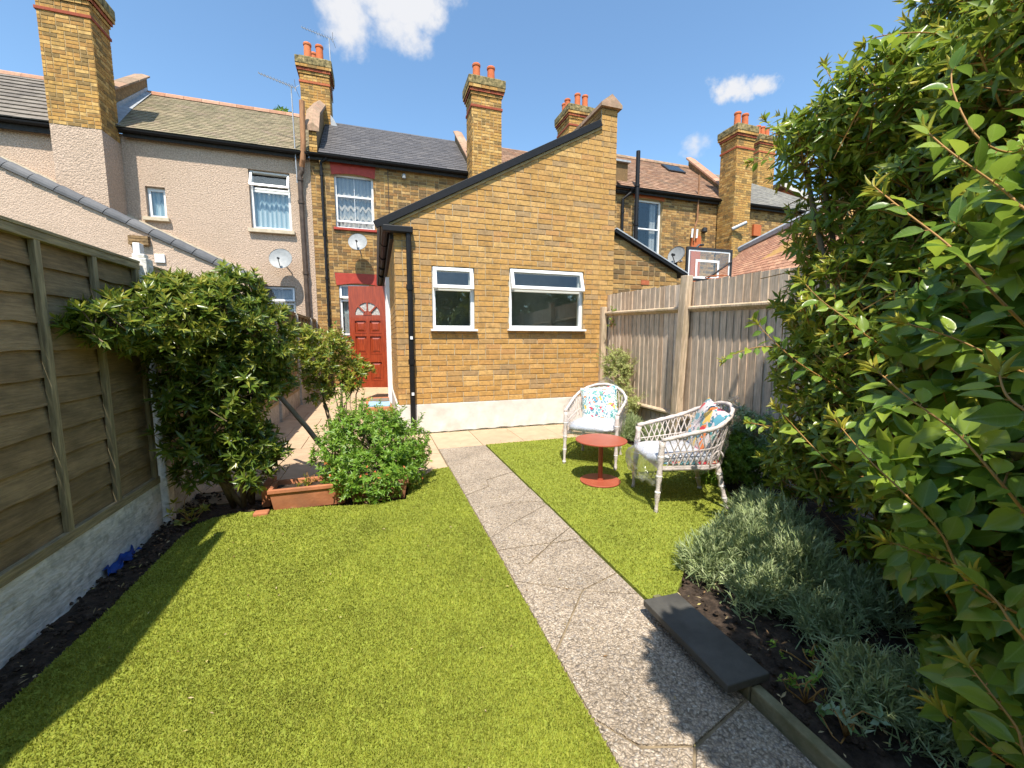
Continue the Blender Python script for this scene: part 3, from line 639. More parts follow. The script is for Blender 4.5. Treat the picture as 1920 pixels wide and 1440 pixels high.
# dirt and moss along the foot of the whitewashed plinth, bits of leaf blown over turf, path and patio
mb = MB()
for i in range(260):
    s_ = random.uniform(.004, .013); x = random.uniform(.25, 3.3); mb.lathe([(s_, 0), (s_ * .9, s_ * .6), (s_ * .3, s_)], (x, 5.635 + random.uniform(-.008, .004), .0), 5)
tag(mb.build('moss', 'kerb', None, kind='stuff'), 'dirt and moss along the foot of the whitewashed plinth', 'moss')
n_ = 130; xx = np.concatenate([rng.uniform(-1.1, 1.2, 70), rng.uniform(.66, 1.23, 25), rng.uniform(-1.3, 3.0, 35)]); yy = np.concatenate([rng.uniform(.9, 3.5, 70), rng.uniform(.6, 4.7, 25), rng.uniform(4.1, 5.6, 35)])
o = leaves('fallen_leaves', np.stack([xx, yy, np.where((xx < .65) & (yy < 4), .024, .008)], 1), np.concatenate([rng.normal(size=(n_, 2)), np.full((n_, 1), .02)], 1), np.tile([[0, 0, 1.]], (n_, 1)) + rng.normal(size=(n_, 3)) * .15, .010 + .016 * rng.random(n_), .004 + .005 * rng.random(n_), 'litter', None)
tag(o, 'tiny dry leaves blown over the turf, path and patio', 'leaf litter', kind='stuff')
# scrap of blue plastic in the left bed
mb = MB(); pts = []
for j in range(5):
    for i in range(8): pts.append((-1.476 + .010 * j + .010 * math.sin(i * 2.3 + j), 2.72 + i * .042 + .01 * math.sin(j * 2), .000 + .016 * math.sin(i * 1.9 + j * 2.2) + (4 - j) * .008))
mb.add(pts, [(j * 8 + i, j * 8 + i + 1, (j + 1) * 8 + i + 1, (j + 1) * 8 + i) for j in range(4) for i in range(7)])
tag(mb.build('plastic_scrap', 'bright_blue', None, smooth=True), 'crumpled blue plastic sheet in the soil at the foot of the left fence', 'plastic scrap')

# ================================================================== FENCES
def overlap_panel(parent, x, y0, y1, z0, z1, boards, batt, joined=False):
    """horizontal waney boards seen from the +X side, with battens and rails"""
    hb = (z1 - z0 - .06) / boards
    for i in range(boards):
        za = z0 + .045 + i * hb; mb = MB(); n = 14; vs = []
        wob = [random.uniform(-.006, .006) for _ in range(n + 1)]
        for k in range(n + 1):
            y = y0 + .02 + (y1 - y0 - .04) * k / n
            vs += [(x - .010, y, za - .012 + wob[k]), (x + .005, y, za - .012 + wob[k]), (x - .014, y, za + hb + .006), (x - .022, y, za + hb + .006)]
        fs = []
        for k in range(n):
            a = 4 * k
            for q in range(4): fs.append((a + q, a + (q + 1) % 4, a + 4 + (q + 1) % 4, a + 4 + q))
        fs += [(0, 3, 2, 1), (4 * n, 4 * n + 1, 4 * n + 2, 4 * n + 3)]
        mb.add(vs, fs, random.random()).build('board', 'old_board', parent)
    for y in batt: MB().box((x, y - .019, z0 + .012), (x + .026, y + .019, z1 - .04), random.random()).build('batten', 'old_batten', parent, bevel=.003)
    MB().box((x - .006, y0, z1 - .042), (x + .028, y1, z1), .3).build('rail', 'old_rail', parent, bevel=.003)
    MB().box((x - .006, y0, z0), (x + .028, y1, z0 + .05), .6).build('rail', 'old_rail', parent, bevel=.003)
    MB().box((x - .03, y0, z1), (x + .032, y1, z1 + .016), .8).build('rail', 'old_rail', parent, bevel=.002)
def gravel_board(parent, x, y0, y1, h, material, label=None):
    mb = MB()
    mb.box((x - .04, y0, -.1), (x, y1, h))
    mb.build('gravel_board', material, parent, label=label)
fl = thing('wooden_fence', 'brown waney-board fence on a white concrete gravel board along the left side', 'fence', (-1.5, 2.5, 0))
overlap_panel(fl, -1.5, 1.60, 3.41, .30, 1.80, 11, [1.64, 2.08, 2.54, 2.95, 3.38])
gravel_board(fl, -1.478, 1.60, 3.41, .30, 'white_concrete')
overlap_panel(fl, -1.5, -.35, 1.50, .30, 1.80, 11, [-.3, .1, .55, 1.0, 1.46]); gravel_board(fl, -1.478, -.35, 1.50, .30, 'white_concrete')
overlap_panel(fl, -1.5, -2.2, -.45, .30, 1.80, 11, [-2.1, -1.3, -.5]); gravel_board(fl, -1.478, -2.2, -.45, .30, 'white_concrete')
def cpost(parent, x, y, h, material='concrete'):
    mb = MB(); mb.prism([(-.05, -.045), (.05, -.045), (.05, .045), (-.05, .045)], (Vector((x, y, 0)), Vector((1, 0, 0)), Vector((0, 1, 0)), Vector((0, 0, 1))), -.1, h - .03)
    mb.box((x - .035, y - .03, h - .03), (x + .035, y + .03, h)); mb.build('post', material, parent, bevel=.006)
cpost(fl, -1.49, 3.47, 1.87, 'white_concrete'); cpost(fl, -1.49, 1.55, 1.86); cpost(fl, -1.49, -.40, 1.86)
ff = thing('wooden_fence', 'far run of the left fence beside the paved side passage, behind the shrub', 'fence', (-1.5, 8, 0))
y = 3.55
while y < 11.4:
    y1 = min(y + 1.74, 11.85); overlap_panel(ff, -1.5, y, y1, .30, 1.80, 10, [y + .03 + (y1 - y - .06) * k / 4 for k in range(5)]); gravel_board(ff, -1.478, y, y1, .30, 'concrete')
    cpost(ff, -1.49, y1 + .055, 1.80); y = y1 + .11
overlap_panel(fl, -1.5, .52, 1.78, 1.82, 2.32, 4, [.55, .95, 1.35, 1.75])  # unseen raised panel, added for the wider shadow it casts on the lawn
# white plastic post cap and small upright beyond the first post
pp = MB(); pp.box((-1.585, 3.60, 1.2), (-1.545, 3.66, 1.97)); tag(pp.build('white_post', 'white_plastic', None, bevel=.004), 'slim white plastic post standing behind the concrete fence post', 'post')

fr_ = thing('wooden_fence', 'silvery grey vertical-board fence on the right of the lawn', 'fence', (3.45, 4, 0))
y = 5.66; k = 0
while y > -.6:
    w_ = random.uniform(.088, .104); top = 1.985 - (5.66 - y) * .022 + random.uniform(-.007, .007); x = 3.45 + random.uniform(-.003, .003); tl = random.uniform(-.003, .003)
    mb = MB(); vs = []
    for z in (.06, .7, 1.35, top):
        t = tl * z
        vs += [(x + .010, y + t, z), (x - .004, y + t, z), (x - .016 + .0, y - w_ - .006 + t, z), (x + .004, y - w_ - .006 + t, z)]
    fs = [(4 * i + q, 4 * i + (q + 1) % 4, 4 * i + 4 + (q + 1) % 4, 4 * i + 4 + q) for i in range(3) for q in range(4)] + [(0, 3, 2, 1), (12, 13, 14, 15)]
    mb.add(vs, fs, random.random()).build('board', 'silver_board', fr_); y -= w_
for z, dz in ((1.70, -.028), (.40, -.0)):
    for a, b_ in ((5.62, 3.90), (3.86, 2.0), (1.96, .1), (.06, -.6)):
        mb = MB(); za, zb = z + dz * (5.62 - a), z + dz * (5.62 - b_)
        mb.add([(3.432, a, za - .04), (3.375, a, za - .006), (3.375, a, za + .012), (3.432, a, za + .03), (3.432, b_, zb - .04), (3.375, b_, zb - .006), (3.375, b_, zb + .012), (3.432, b_, zb + .03)],
               [(0, 1, 5, 4), (1, 2, 6, 5), (2, 3, 7, 6), (3, 0, 4, 7), (0, 3, 2, 1), (4, 5, 6, 7)]).build('rail', 'fence_post', fr_)
for y, lean, tp in ((3.90, .10, 2.02), (5.60, .0, 1.8), (2.0, .02, 1.95), (.1, 0, 1.95)):
    M = Matrix.Translation((3.37, y + .06, 0)) @ Matrix.Rotation(math.atan(lean / 2), 4, 'X')
    MB().box((-.045, -.05, 0), (.045, .05, tp), 0, M).build('post', 'fence_post', fr_, bevel=.006)

# the end of the garden behind the camera: board fence and a hedge (seen mirrored in the windows)
fb = thing('wooden_fence', 'grey board fence closing the garden behind the camera', 'fence', (1, -3.2, 0))
for i in range(33):
    x = -1.5 + i * .15; MB().box((x, -3.2 - random.uniform(0, .006), .05), (x + .146, -3.18, 1.85 + random.uniform(-.01, .01)), random.random()).build('board', 'silver_board', fb)
hd = thing('hedge', 'tall dark hedge standing behind the end fence of the garden', 'hedge', (1, -4.2, 0))
HD = [((x_, -4.3 + random.uniform(-.2, .2), z_), random.uniform(.6, .9)) for x_ in np.arange(-4, 8, .9) for z_ in (1.2, 2.3, 3.2 + random.uniform(-.2, .7))]
P, A, f = blob_points(HD, 9000, .5, 1.05); rosettes('foliage', P, norm(A + rng.normal(size=P.shape) * .4), 5, .17, .09, 'leaf_bush', hd, 1.1)
mb = MB()
for i in range(8): mb.tube([(-3.6 + i * 1.5, -4.3, 0), (-3.5 + i * 1.5, -4.3, 3.2)], [.06, .02], 6)
mb.build('stems', 'bark', hd, kind='stuff')

# ================================================================== BUILDING PARTS
def window(parent, F, a0, a1, z0, z1, kind, depth=.09, curtain_m=None, glass='glass', room='room', sill=None, frame_w=.05, arch=0, out=None, sub_label=None):
    """F: Face; a0..a1 along it; a window whose frame sits `depth` behind the wall face. F faces -Y only."""
    y = F.c + depth; fw = frame_w
    mb = MB()
    def fr4(mb, x0, x1, za, zb, w_, ya, yb):
        mb.box((x0, ya, za), (x0 + w_, yb, zb)); mb.box((x1 - w_, ya, za), (x1, yb, zb)); mb.box((x0 + w_, ya, za), (x1 - w_, yb, za + w_)); mb.box((x0 + w_, ya, zb - w_), (x1 - w_, yb, zb))
    fr4(mb, a0, a1, z0, z1, fw, y, y + .07)
    h = z1 - z0; zt = z1 - h * kind.get('top', .3); tf = .035
    mb.box((a0 + fw, y + .003, zt - tf / 2), (a1 - fw, y + .066, zt + tf / 2))
    wn = mb.build('window', 'white_plastic', parent, bevel=.004)
    # upper sash, swung open at the foot by `open` metres, or shut
    op = kind.get('open', 0); s = MB(); sx0, sx1 = a0 + .018, a1 - .018; sz0, sz1 = zt - .005, z1 - .018; hh = sz1 - sz0
    ang = math.asin(min(.9, op / hh)) if op else 0
    M = Matrix.Translation((0, y - .012, sz1)) @ Matrix.Rotation(-ang, 4, 'X')
    def fr4m(mb, x0, x1, za, zb, w_, ya, yb):
        mb.box((x0, ya, za), (x0 + w_, yb, zb), 0, M); mb.box((x1 - w_, ya, za), (x1, yb, zb), 0, M); mb.box((x0 + w_, ya, za), (x1 - w_, yb, za + w_), 0, M); mb.box((x0 + w_, ya, zb - w_), (x1 - w_, yb, zb), 0, M)
    if op or kind.get('sash'):
        fr4m(s, sx0, sx1, -hh, 0, .048, -.02, .025); s.build('sash', 'white_plastic', wn, bevel=.004)
        g_ = MB(); g_.box((sx0 + .045, 0, -hh + .045), (sx1 - .045, .006, -.045), 0, M); g_.build('pane', glass, wn)
        s3 = MB(); fr4(s3, a0 + fw, a1 - fw, zt + tf / 2, z1 - fw, .02, y + .02, y + .05); s3.build('sash_rebate', 'white_plastic', wn)
    else: MB().box((a0 + fw, y + .03, zt), (a1 - fw, y + .036, z1 - fw)).build('pane', glass, wn)
    if kind.get('lower') == 'sash':
        s2 = MB(); q = kind.get('gap', 0); fr4(s2, a0 + .02, a1 - .02, z0 + q, zt + .03, .045, y - .02, y + .02)
        if kind.get('bar'): s2.box(((a0 + a1) / 2 - .006, y - .01, z0 + q + .04), ((a0 + a1) / 2 + .006, y + .012, zt)); s2.box(((a0 + a1) / 2 - .006, y + .02, zt), ((a0 + a1) / 2 + .006, y + .04, z1 - fw))
        s2.build('sash', 'white_plastic', wn, bevel=.004)
        MB().box((a0 + .06, y - .002, z0 + q + .04), (a1 - .06, y + .004, zt)).build('pane', glass, wn)
    elif kind.get('lower') == 'leaf':
        s2 = MB(); fr4(s2, a0 + .025, a1 - .025, z0 + .025, zt - .04, .045, y - .014, y + .03); s2.build('sash', 'white_plastic', wn, bevel=.004)
        MB().box((a0 + .068, y + .006, z0 + .068), (a1 - .068, y + .012, zt - .08)).build('pane', glass, wn)
    else: MB().box((a0 + fw, y + .03, z0 + fw), (a1 - fw, y + .036, zt)).build('pane', glass, wn)
    # reveal lining + dim room behind
    rm = MB(); d = kind.get('room', 1.2)
    rm.add([(a0 - .3, y + .12, z0 - .3), (a1 + .3, y + .12, z0 - .3), (a1 + .3, y + .12, z1 + .2), (a0 - .3, y + .12, z1 + .2), (a0 - .3, y + d, z0 - .3), (a1 + .3, y + d, z0 - .3), (a1 + .3, y + d, z1 + .2), (a0 - .3, y + d, z1 + .2)],
           [(0, 1, 5, 4), (1, 2, 6, 5), (2, 3, 7, 6), (3, 0, 4, 7), (4, 5, 6, 7)]); rm.build('room_interior', room, wn)
    if curtain_m:
        c = MB(); n = 26; vs = []
        for i in range(n + 1):
            x = a0 + .03 + (a1 - a0 - .06) * i / n; yy_ = y + .10 + .02 * math.sin(i * 1.9) + .01 * math.sin(i * .7); vs += [(x, yy_, z0 + .03), (x, yy_, kind.get('ctop', z1 - .03))]
        c.add(vs, [(2 * i, 2 * i + 2, 2 * i + 3, 2 * i + 1) for i in range(n)]); c.build('curtain', curtain_m, wn, smooth=True)
    if sill:
        m_, pr, th, ex = sill
        MB().box((a0 - ex, F.c - pr, z0 - th), (a1 + ex, y + .05, z0)).build('sill', m_, wn, bevel=.004)
    return wn
def roof_tiles(parent, x0, x1, y0, z0, y1, z1, w_, gauge, material, th=.012, singles=0, name='roof_tile', ridge=None, planes=[], base='black_paint', jl=.25):
    """pitched roof rising from (y0,z0) to (y1,z1) between x0 and x1"""
    V = Vector((0, y1 - y0, z1 - z0)); Ls = V.length; V.normalize(); U = Vector((1, 0, 0)); Nn = U.cross(V)
    if Nn.z < 0: Nn = -Nn
    O = Vector((0, y0, z0)); fr = (O, U, V, Nn)
    core = MB(); p = clip([(x0, 0), (x1, 0), (x1, Ls), (x0, Ls)], planes)
    core.prism(p, fr, -.12, 0); core.build('roof_deck', base, parent)
    rows = int(round(Ls / gauge)); gauge = Ls / rows; mb = MB(); sing = []
    for j in range(rows):
        x = x0 - (w_ / 2 if j % 2 else 0)
        while x < x1:
            a, b_ = max(x + .002, x0), min(x + w_ - .002, x1)
            if b_ - a > .02:
                v0, v1 = j * gauge - .02 + random.uniform(-.004, .004), (j + 1) * gauge + .01
                pl = clip([(a, v0), (b_, v0), (b_, v1), (a, v1)], planes)
                if len(pl) >= 3:
                    lift = random.uniform(0, .004); t = random.random()
                    vs = []
                    for (u, v) in pl: vs.append(O + U * u + V * v + Nn * ((.004 + th * 1.3 * (1 - (v - v0) / (v1 - v0))) + lift * 0))
                    for (u, v) in pl: vs.append(O + U * u + V * v + Nn * ((.004 + th * 1.3 * (1 - (v - v0) / (v1 - v0))) + th + lift))
                    n = len(pl); fs = [tuple(range(n - 1, -1, -1)), tuple(range(n, 2 * n))] + [(i, (i + 1) % n, (i + 1) % n + n, i + n) for i in range(n)]
                    if singles and n == 4: sing.append((vs, fs, t))
                    else: mb.add(vs, fs, t)
            x += w_
    sing.sort(key=lambda q: (q[0][0] - cam.location).length)
    for i, q in enumerate(sing):
        if i < singles: MB().add(*q).build(name, material, parent)
        else: mb.add(*q)
    if mb.v: mb.build('roof_tiling', material, parent, kind='stuff')
    if ridge:
        n = int((x1 - x0) / .45) + 1; st = (x1 - x0) / n
        for i in range(n):
            a, b_ = x0 + i * st + .003, x0 + (i + 1) * st - .003; vs = []
            for xx_ in (a, b_):
                for q in range(6):
                    an = math.pi * q / 5; vs.append((xx_, y1 + .12 * math.cos(an), z1 - .035 + .13 * math.sin(an)))
            MB().add(vs, [(q, q + 1, q + 7, q + 6) for q in range(5)] + [(0, 1, 2, 3, 4, 5), (6, 11, 10, 9, 8, 7)], random.random()).build('ridge_tile', ridge, parent)
def pots(parent, lst, z, h=.46, r=.105):
    for x, y in lst:
        MB().lathe([(r * 1.12, 0), (r * 1.12, .03), (r, .05), (r * .93, h - .07), (r * 1.08, h - .06), (r * 1.1, h - .02), (r, h), (r * .8, h), (r * .78, h - .2)], (x, y, z), 16, random.random()).build('chimney_pot', 'pot', parent, smooth=False)
def chimney(house, x0, x1, y0, y1, z0, z1, potlist, singles=0, sides='l', brick='chimney_brick', band=.78, name='chimney', course=.075, blen=.225):
    c = MB().box((x0, y0, z0), (x1, y1, z1 - .5)).build(name, 'old_mortar', house)
    F = Face('y', y0, -1); F.bricks((x0, x1, z0, z1 - .48), [], [], brick, c, singles=singles, course=course, blen=blen)
    G = Face('x', x0, -1) if sides == 'l' else Face('x', x1, 1)
    G.bricks((y0, y1, z0, z1 - .48), [], [], brick, c, course=course, blen=blen)
    zb = z1 - band
    MB().box((x0 - .028, y0 - .028, zb), (x1 + .028, y1 + .028, zb + .06)).build('string_course', 'red_brick', c, bevel=.004)
    for i, (e, a, b_) in enumerate(((.028, .475, .405), (.058, .40, .33), (.088, .325, .255))):
        mb = MB(); mb.box((x0 - e + .012, y0 - e + .012, z1 - a), (x1 + e - .012, y1 + e - .012, z1 - b_ + .004), .99)
        mb.build('corbel_course', 'old_mortar', c); m3 = MB()
        xx_ = x0 - e
        while xx_ < x1 + e - .03: L2 = min(random.choice((.11, .225)), x1 + e - xx_); m3.box((xx_, y0 - e - random.uniform(0, .004), z1 - a), (xx_ + L2 - .010, y0 - e + .10, z1 - b_), random.random()); xx_ += L2
        for xs_, xe_ in ((x0 - e - .001, x0 - e + .10), (x1 + e - .10, x1 + e + .001)):
            yy_ = y0 - e + .11
            while yy_ < y1 + e - .03: L2 = min(random.choice((.11, .225)), y1 + e - yy_); m3.box((xs_, yy_, z1 - a), (xe_, yy_ + L2 - .010, z1 - b_), random.random()); yy_ += L2
        m3.build('corbel_bricks', 'red_brick' if i == 1 else brick, c, kind='stuff')
    m2 = MB(); m2.box((x0 - .10, y0 - .10, z1 - .25), (x1 + .10, y1 + .10, z1 - .04)); m2.build('chimney_cap', 'stone_cap', c, bevel=.02)
    m3 = MB(); m3.box((x0 + .0, y0 + .0, z1 - .04), (x1, y1, z1 + .03)); m3.build('flaunching', 'stone_cap', c, bevel=.02)
    pots(c, potlist, z1 + .01)
    return c
mat('chimney_core', [(.20, .125, .06), (.32, .20, .09)], .92, False, .25, 16, bump=(60, .6, .005), stain=(9, (.08, .06, .03), .5))
def parapet(house, x0, x1, prof, cop='coping', side_brick=True, name='party_wall', flash=0):
    """brick party wall standing above the roofs, outline in (y,z), coping stones along its top"""
    fr = (Vector((x0, 0, 0)), Vector((0, 1, 0)), Vector((0, 0, 1)), Vector((1, 0, 0)))
    p = MB(); p.prism(prof, fr, 0, x1 - x0); w_ = p.build(name, 'chimney_core', house)
    return w_
def coping_run(parent, x0, x1, pts, n=6, th=.07, material='coping', ov=.06, peak=.0):
    for (ya, za), (yb, zb) in zip(pts, pts[1:]):
        L_ = math.hypot(yb - ya, zb - za); k = max(1, int(L_ / .6))
        for i in range(k):
            a, b_ = i / k + .004, (i + 1) / k - .004
            P0 = Vector((0, ya + (yb - ya) * a, za + (zb - za) * a)); P1 = Vector((0, ya + (yb - ya) * b_, za + (zb - za) * b_)); vs = []
            for P_ in (P0, P1):
                vs += [P_ + Vector((x0 - ov, 0, 0)), P_ + Vector((x1 + ov, 0, 0)), P_ + Vector((x1 + ov, 0, th * .6)), P_ + Vector(((x0 + x1) / 2, 0, th + peak)), P_ + Vector((x0 - ov, 0, th * .6))]
            MB().add(vs, [(0, 1, 6, 5), (1, 2, 7, 6), (2, 3, 8, 7), (3, 4, 9, 8), (4, 0, 5, 9), (0, 4, 3, 2, 1), (5, 6, 7, 8, 9)], random.random()).build('coping_stone', material, parent)
def gutter(parent, x0, x1, y, z, r=.06, fascia=.16):
    mb = MB(); vs = []; n = 7
    for x in (x0, x1):
        for q in range(n): a = math.pi + math.pi * q / (n - 1); vs.append((x, y + r * math.cos(a), z + r * math.sin(a)))
        for q in range(n): a = 2 * math.pi - math.pi * q / (n - 1); vs.append((x, y + (r - .008) * math.cos(a), z + (r - .008) * math.sin(a)))
    m_ = 2 * n; mb.add(vs, [(q, (q + 1) % m_, m_ + (q + 1) % m_, m_ + q) for q in range(m_)] + [tuple(range(m_ - 1, -1, -1)), tuple(range(m_, 2 * m_))]); mb.build('gutter', 'black_plastic', parent)
    MB().box((x0, y + r + .004, z - fascia + .03), (x1, y + r + .03, z + .03)).build('fascia', 'black_paint', parent)
def downpipe(parent, pts, r, material='black_plastic', collars=(), label=None):
    mb = MB(); mb.tube(pts, r, 10)
    for z in collars:
        for (p, q) in zip(pts, pts[1:]):
            lo, hi = min(p[2], q[2]), max(p[2], q[2])
            if lo <= z <= hi and hi > lo:
                t = (z - p[2]) / (q[2] - p[2]); x = p[0] + (q[0] - p[0]) * t; y = p[1] + (q[1] - p[1]) * t; mb.tube([(x, y, z - .035), (x, y, z + .035)], r * 1.28, 10); break
    return mb.build('drainpipe', material, parent, smooth=False, label=label)

# ================================================================== OUR REAR EXTENSION
ext = thing('brick_extension', 'single-storey yellow brick rear extension with a sloping roof and two white windows', 'building', (1.9, 5.68, 0))
YF = 5.68; F = Face('y', YF, -1)
W1 = (.74, 1.33, 1.44, 2.29); W2 = (1.84, 3.03, 1.45, 2.32)
vl = [above((.16, 2.76), (3.285, 4.43))]
ROOFC = lambda x: 2.76 + (x - .16) * (4.43 - 2.76) / (3.285 - .16)
F.wall('wall', (.27, 3.285, 0, 4.6), [W1, W2], vl, .22, 'mortar', ext)
F.bricks((.27, 3.285, .41, 4.6), [W1, W2], vl, 'yellow_brick', ext, singles=300, joined='brickwork')
F.wall('parapet_wall', (3.285, 3.545, 0, 4.70), [], [], .22, 'mortar', ext)
F.bricks((3.285, 3.545, .41, 4.70), [], [], 'yellow_brick', ext, joined='brickwork')
# the parapet runs back to the house and carries gabled coping
fr = (Vector((3.285, 0, 0)), Vector((0, 1, 0)), Vector((0, 0, 1)), Vector((1, 0, 0)))
MB().prism([(5.902, 0), (11.97, 0), (11.97, 4.70), (5.902, 4.70)], fr, .003, .257).build('parapet_wall', 'mortar', ext)
Face('x', 3.285, -1).bricks((5.70, 8.6, 4.2, 4.70), [], [], 'old_brick', ext, joined='brickwork')
coping_run(ext, 3.285, 3.545, [(5.60, 4.70), (8.8, 4.72), (11.9, 4.74)], peak=.10, th=.08, ov=.045)
# side wall along the passage, with the door opening
S = Face('x', .27, -1); DO = (7.86, 8.64, .14, 2.36)
S.wall('side_wall', (5.902, 11.97, 0, 2.76), [DO], [], .22, 'mortar', ext)
S.bricks((5.69, 11.97, .41, 2.74), [(DO[0] - .06, DO[1] + .06, .0, DO[3] + .06)], [], 'yellow_brick', ext, joined='brickwork')
# whitewashed plinth, thicker and rougher at the foot
mb = MB(); n = 40; vs = []
for i in range(n + 1):
    x = .245 + (3.30 - .245) * i / n; b_ = .010 * math.sin(i * 1.3) + .006 * math.sin(i * 3.1)
    vs += [(x, YF - .038 + b_ * .4, .012 + .018 * abs(math.sin(i * .9)) * random.random()), (x, YF - .030, .2 + b_), (x, YF - .022, .405 + b_ * .3), (x, YF + .01, .41)]
mb.add(vs, [(4 * i + q, 4 * i + 4 + q, 4 * i + 5 + q, 4 * i + 1 + q) for i in range(n) for q in range(3)]); mb.box((.25, YF - .015, 0), (3.54, YF + .01, .40)); mb.build('plinth', 'white_paint', ext)
mb = MB(); mb.box((.240, YF - .035, .0), (.27, 7.80, .405)); mb.box((.248, 8.70, 0), (.27, 11.9, .40)); mb.build('plinth', 'white_paint', ext, bevel=.006)
for (a0, a1, z0, z1), op in ((W1, .07), (W2, .09)):
    window(ext, F, a0, a1, z0, z1, dict(top=.36, open=op, room=.55), depth=.03, glass='glass_dark', room='room_light', sill=('white_plastic', .075, .028, .03), frame_w=.05)
# roof: verge, slab, cement fillet
th = math.atan2(1.67, 3.125); Ux = Vector((math.cos(th), 0, math.sin(th))); fr = (Vector((.10, 5.652, 2.73)), Ux, Vector((-math.sin(th), 0, math.cos(th))), Vector((0, 1, 0)))
MB().prism([(0, .012), (3.60, .012), (3.60, .075), (0, .075)], fr, 0, 6.3).build('roof', 'slate', ext)
MB().prism([(-.05, .0), (3.60, 0), (3.60, .092), (-.05, .092)], fr, -.03, -.002).build('verge_board', 'black_plastic', ext, bevel=.004)
MB().prism([(.12, -.03), (3.60, -.03), (3.60, .0), (.12, .0)], fr, .002, .027).build('verge_fillet', 'old_mortar', ext)
# gutter along the passage, its return on the front, and the drainpipe
mb = MB(); mb.tube([(.165, 5.58, 2.735), (.165, 11.9, 2.80)], .055, 10); mb.build('gutter', 'black_plastic', ext)
for yb in (6.6, 7.7, 8.8, 9.9): MB().tube([(.165, yb, 2.745), (.165, yb + .05, 2.745)], .064, 10).build('gutter_bracket', 'black_plastic', ext)
MB().box((.13, 5.555, 2.665), (.50, 5.655, 2.745)).build('gutter', 'black_plastic', ext, bevel=.01)
MB().box((.215, 5.70, 2.60), (.262, 11.9, 2.76)).build('fascia', 'black_paint', ext)
dp = downpipe(ext, [(.445, 5.607, 2.69), (.445, 5.607, .06)], .036, collars=(1.98, 1.0))
for z in (1.30, .55): MB().box((.43, 5.562, z), (.462, 5.572, z + .04)).build('pipe_clip', 'white_plastic', dp)
# white door frame
mb = MB(); mb.box((.20, DO[0] - .06, .0), (.30, DO[0] + .01, DO[3] + .05)); mb.box((.20, DO[1] - .01, .0), (.30, DO[1] + .06, DO[3] + .05)); mb.box((.20, DO[0] + .01, DO[3] - .02), (.30, DO[1] - .01, DO[3] + .05)); mb.build('door_frame', 'white_plastic', ext, bevel=.004)
MB().box((.46, DO[0] - .2, 0), (.50, DO[1] + .2, 2.5)).build('hallway', 'room', ext)

# the red door, standing open
DW, DH = .74, 2.03; Hn = Vector((.205, 8.66, .325)); du = Vector((-.949, .315, 0)).normalized(); dn = Vector((-du.y, du.x, 0))
if dn.y > 0: dn = -dn
dfr = (Hn, du, Vector((0, 0, 1)), dn)
door = thing('red_door', 'open red six-panel door with a fan of glass, on the side of the brick extension', 'door', Hn)
mb = MB()
PAN = [(.10, .345, 1.10, 1.36), (.395, .64, 1.10, 1.36), (.10, .345, .68, 1.05), (.395, .64, .68, 1.05), (.10, .345, .14, .53), (.395, .64, .14, .53)]
PAN = [(a, b_, c_ * DH / 2.03, d_ * DH / 2.03) for a, b_, c_, d_ in PAN]
FC = (.37, 1.46, .25)   # fanlight: centre u, v, radius
hole = (FC[0] - FC[2], FC[0] + FC[2], FC[1], FC[1] + FC[2])
for x0, x1, z0, z1 in subtract((0, DW, 0, DH), PAN + [hole]): mb.prism([(x0, z0), (x1, z0), (x1, z1), (x0, z1)], dfr, -.044, 0)
# spandrels round the half-round light
n = 12
for s_ in (0, 1):
    for i in range(n // 2):
        a0_, a1_ = math.pi * (s_ * n / 2 + i) / n, math.pi * (s_ * n / 2 + i + 1) / n
        p0 = (FC[0] + FC[2] * math.cos(a0_), FC[1] + FC[2] * math.sin(a0_)); p1 = (FC[0] + FC[2] * math.cos(a1_), FC[1] + FC[2] * math.sin(a1_))
        mb.prism([p0, p1, (p1[0], FC[1] + FC[2]), (p0[0], FC[1] + FC[2])], dfr, -.044, 0)
for ang in (45, 90, 135):
    c_, s2 = math.cos(R(ang)), math.sin(R(ang)); px_, py_ = -s2 * .014, c_ * .014
    mb.prism([(FC[0] + c_ * .07 + px_, FC[1] + s2 * .07 + py_), (FC[0] + c_ * .07 - px_, FC[1] + s2 * .07 - py_), (FC[0] + c_ * (FC[2] + .004) - px_, FC[1] + s2 * (FC[2] + .004) - py_), (FC[0] + c_ * (FC[2] + .004) + px_, FC[1] + s2 * (FC[2] + .004) + py_)], dfr, -.035, .008)
mb.prism([(FC[0] + .085 * math.cos(math.pi * i / 8), FC[1] + .085 * math.sin(math.pi * i / 8)) for i in range(9)], dfr, -.035, .008)
mb.build('door_leaf', 'door_red', door)
for a, b_, c_, d_ in PAN:
    m2 = MB(); m2.prism([(a, c_), (b_, c_), (b_, d_), (a, d_)], dfr, -.034, -.022)
    e = .035; O_, U_, V_, N_ = dfr; q = [(a + e, c_ + e), (b_ - e, c_ + e), (b_ - e, d_ - e), (a + e, d_ - e)]; q2 = [(a + 2 * e, c_ + 2 * e), (b_ - 2 * e, c_ + 2 * e), (b_ - 2 * e, d_ - 2 * e), (a + 2 * e, d_ - 2 * e)]
    m2.add([O_ + U_ * u + V_ * v + N_ * -.0215 for u, v in q] + [O_ + U_ * u + V_ * v + N_ * -.006 for u, v in q2], [(0, 1, 5, 4), (1, 2, 6, 5), (2, 3, 7, 6), (3, 0, 4, 7), (4, 5, 6, 7)]); m2.build('door_panel', 'door_red', door)
    m3 = MB()
    for r_ in ((a, b_, c_, c_ + .012), (a, b_, d_ - .012, d_), (a, a + .012, c_ + .012, d_ - .012), (b_ - .012, b_, c_ + .012, d_ - .012)): m3.prism([(r_[0], r_[2]), (r_[1], r_[2]), (r_[1], r_[3]), (r_[0], r_[3])], dfr, -.02, .005)
    m3.build('moulding', 'door_red', door)
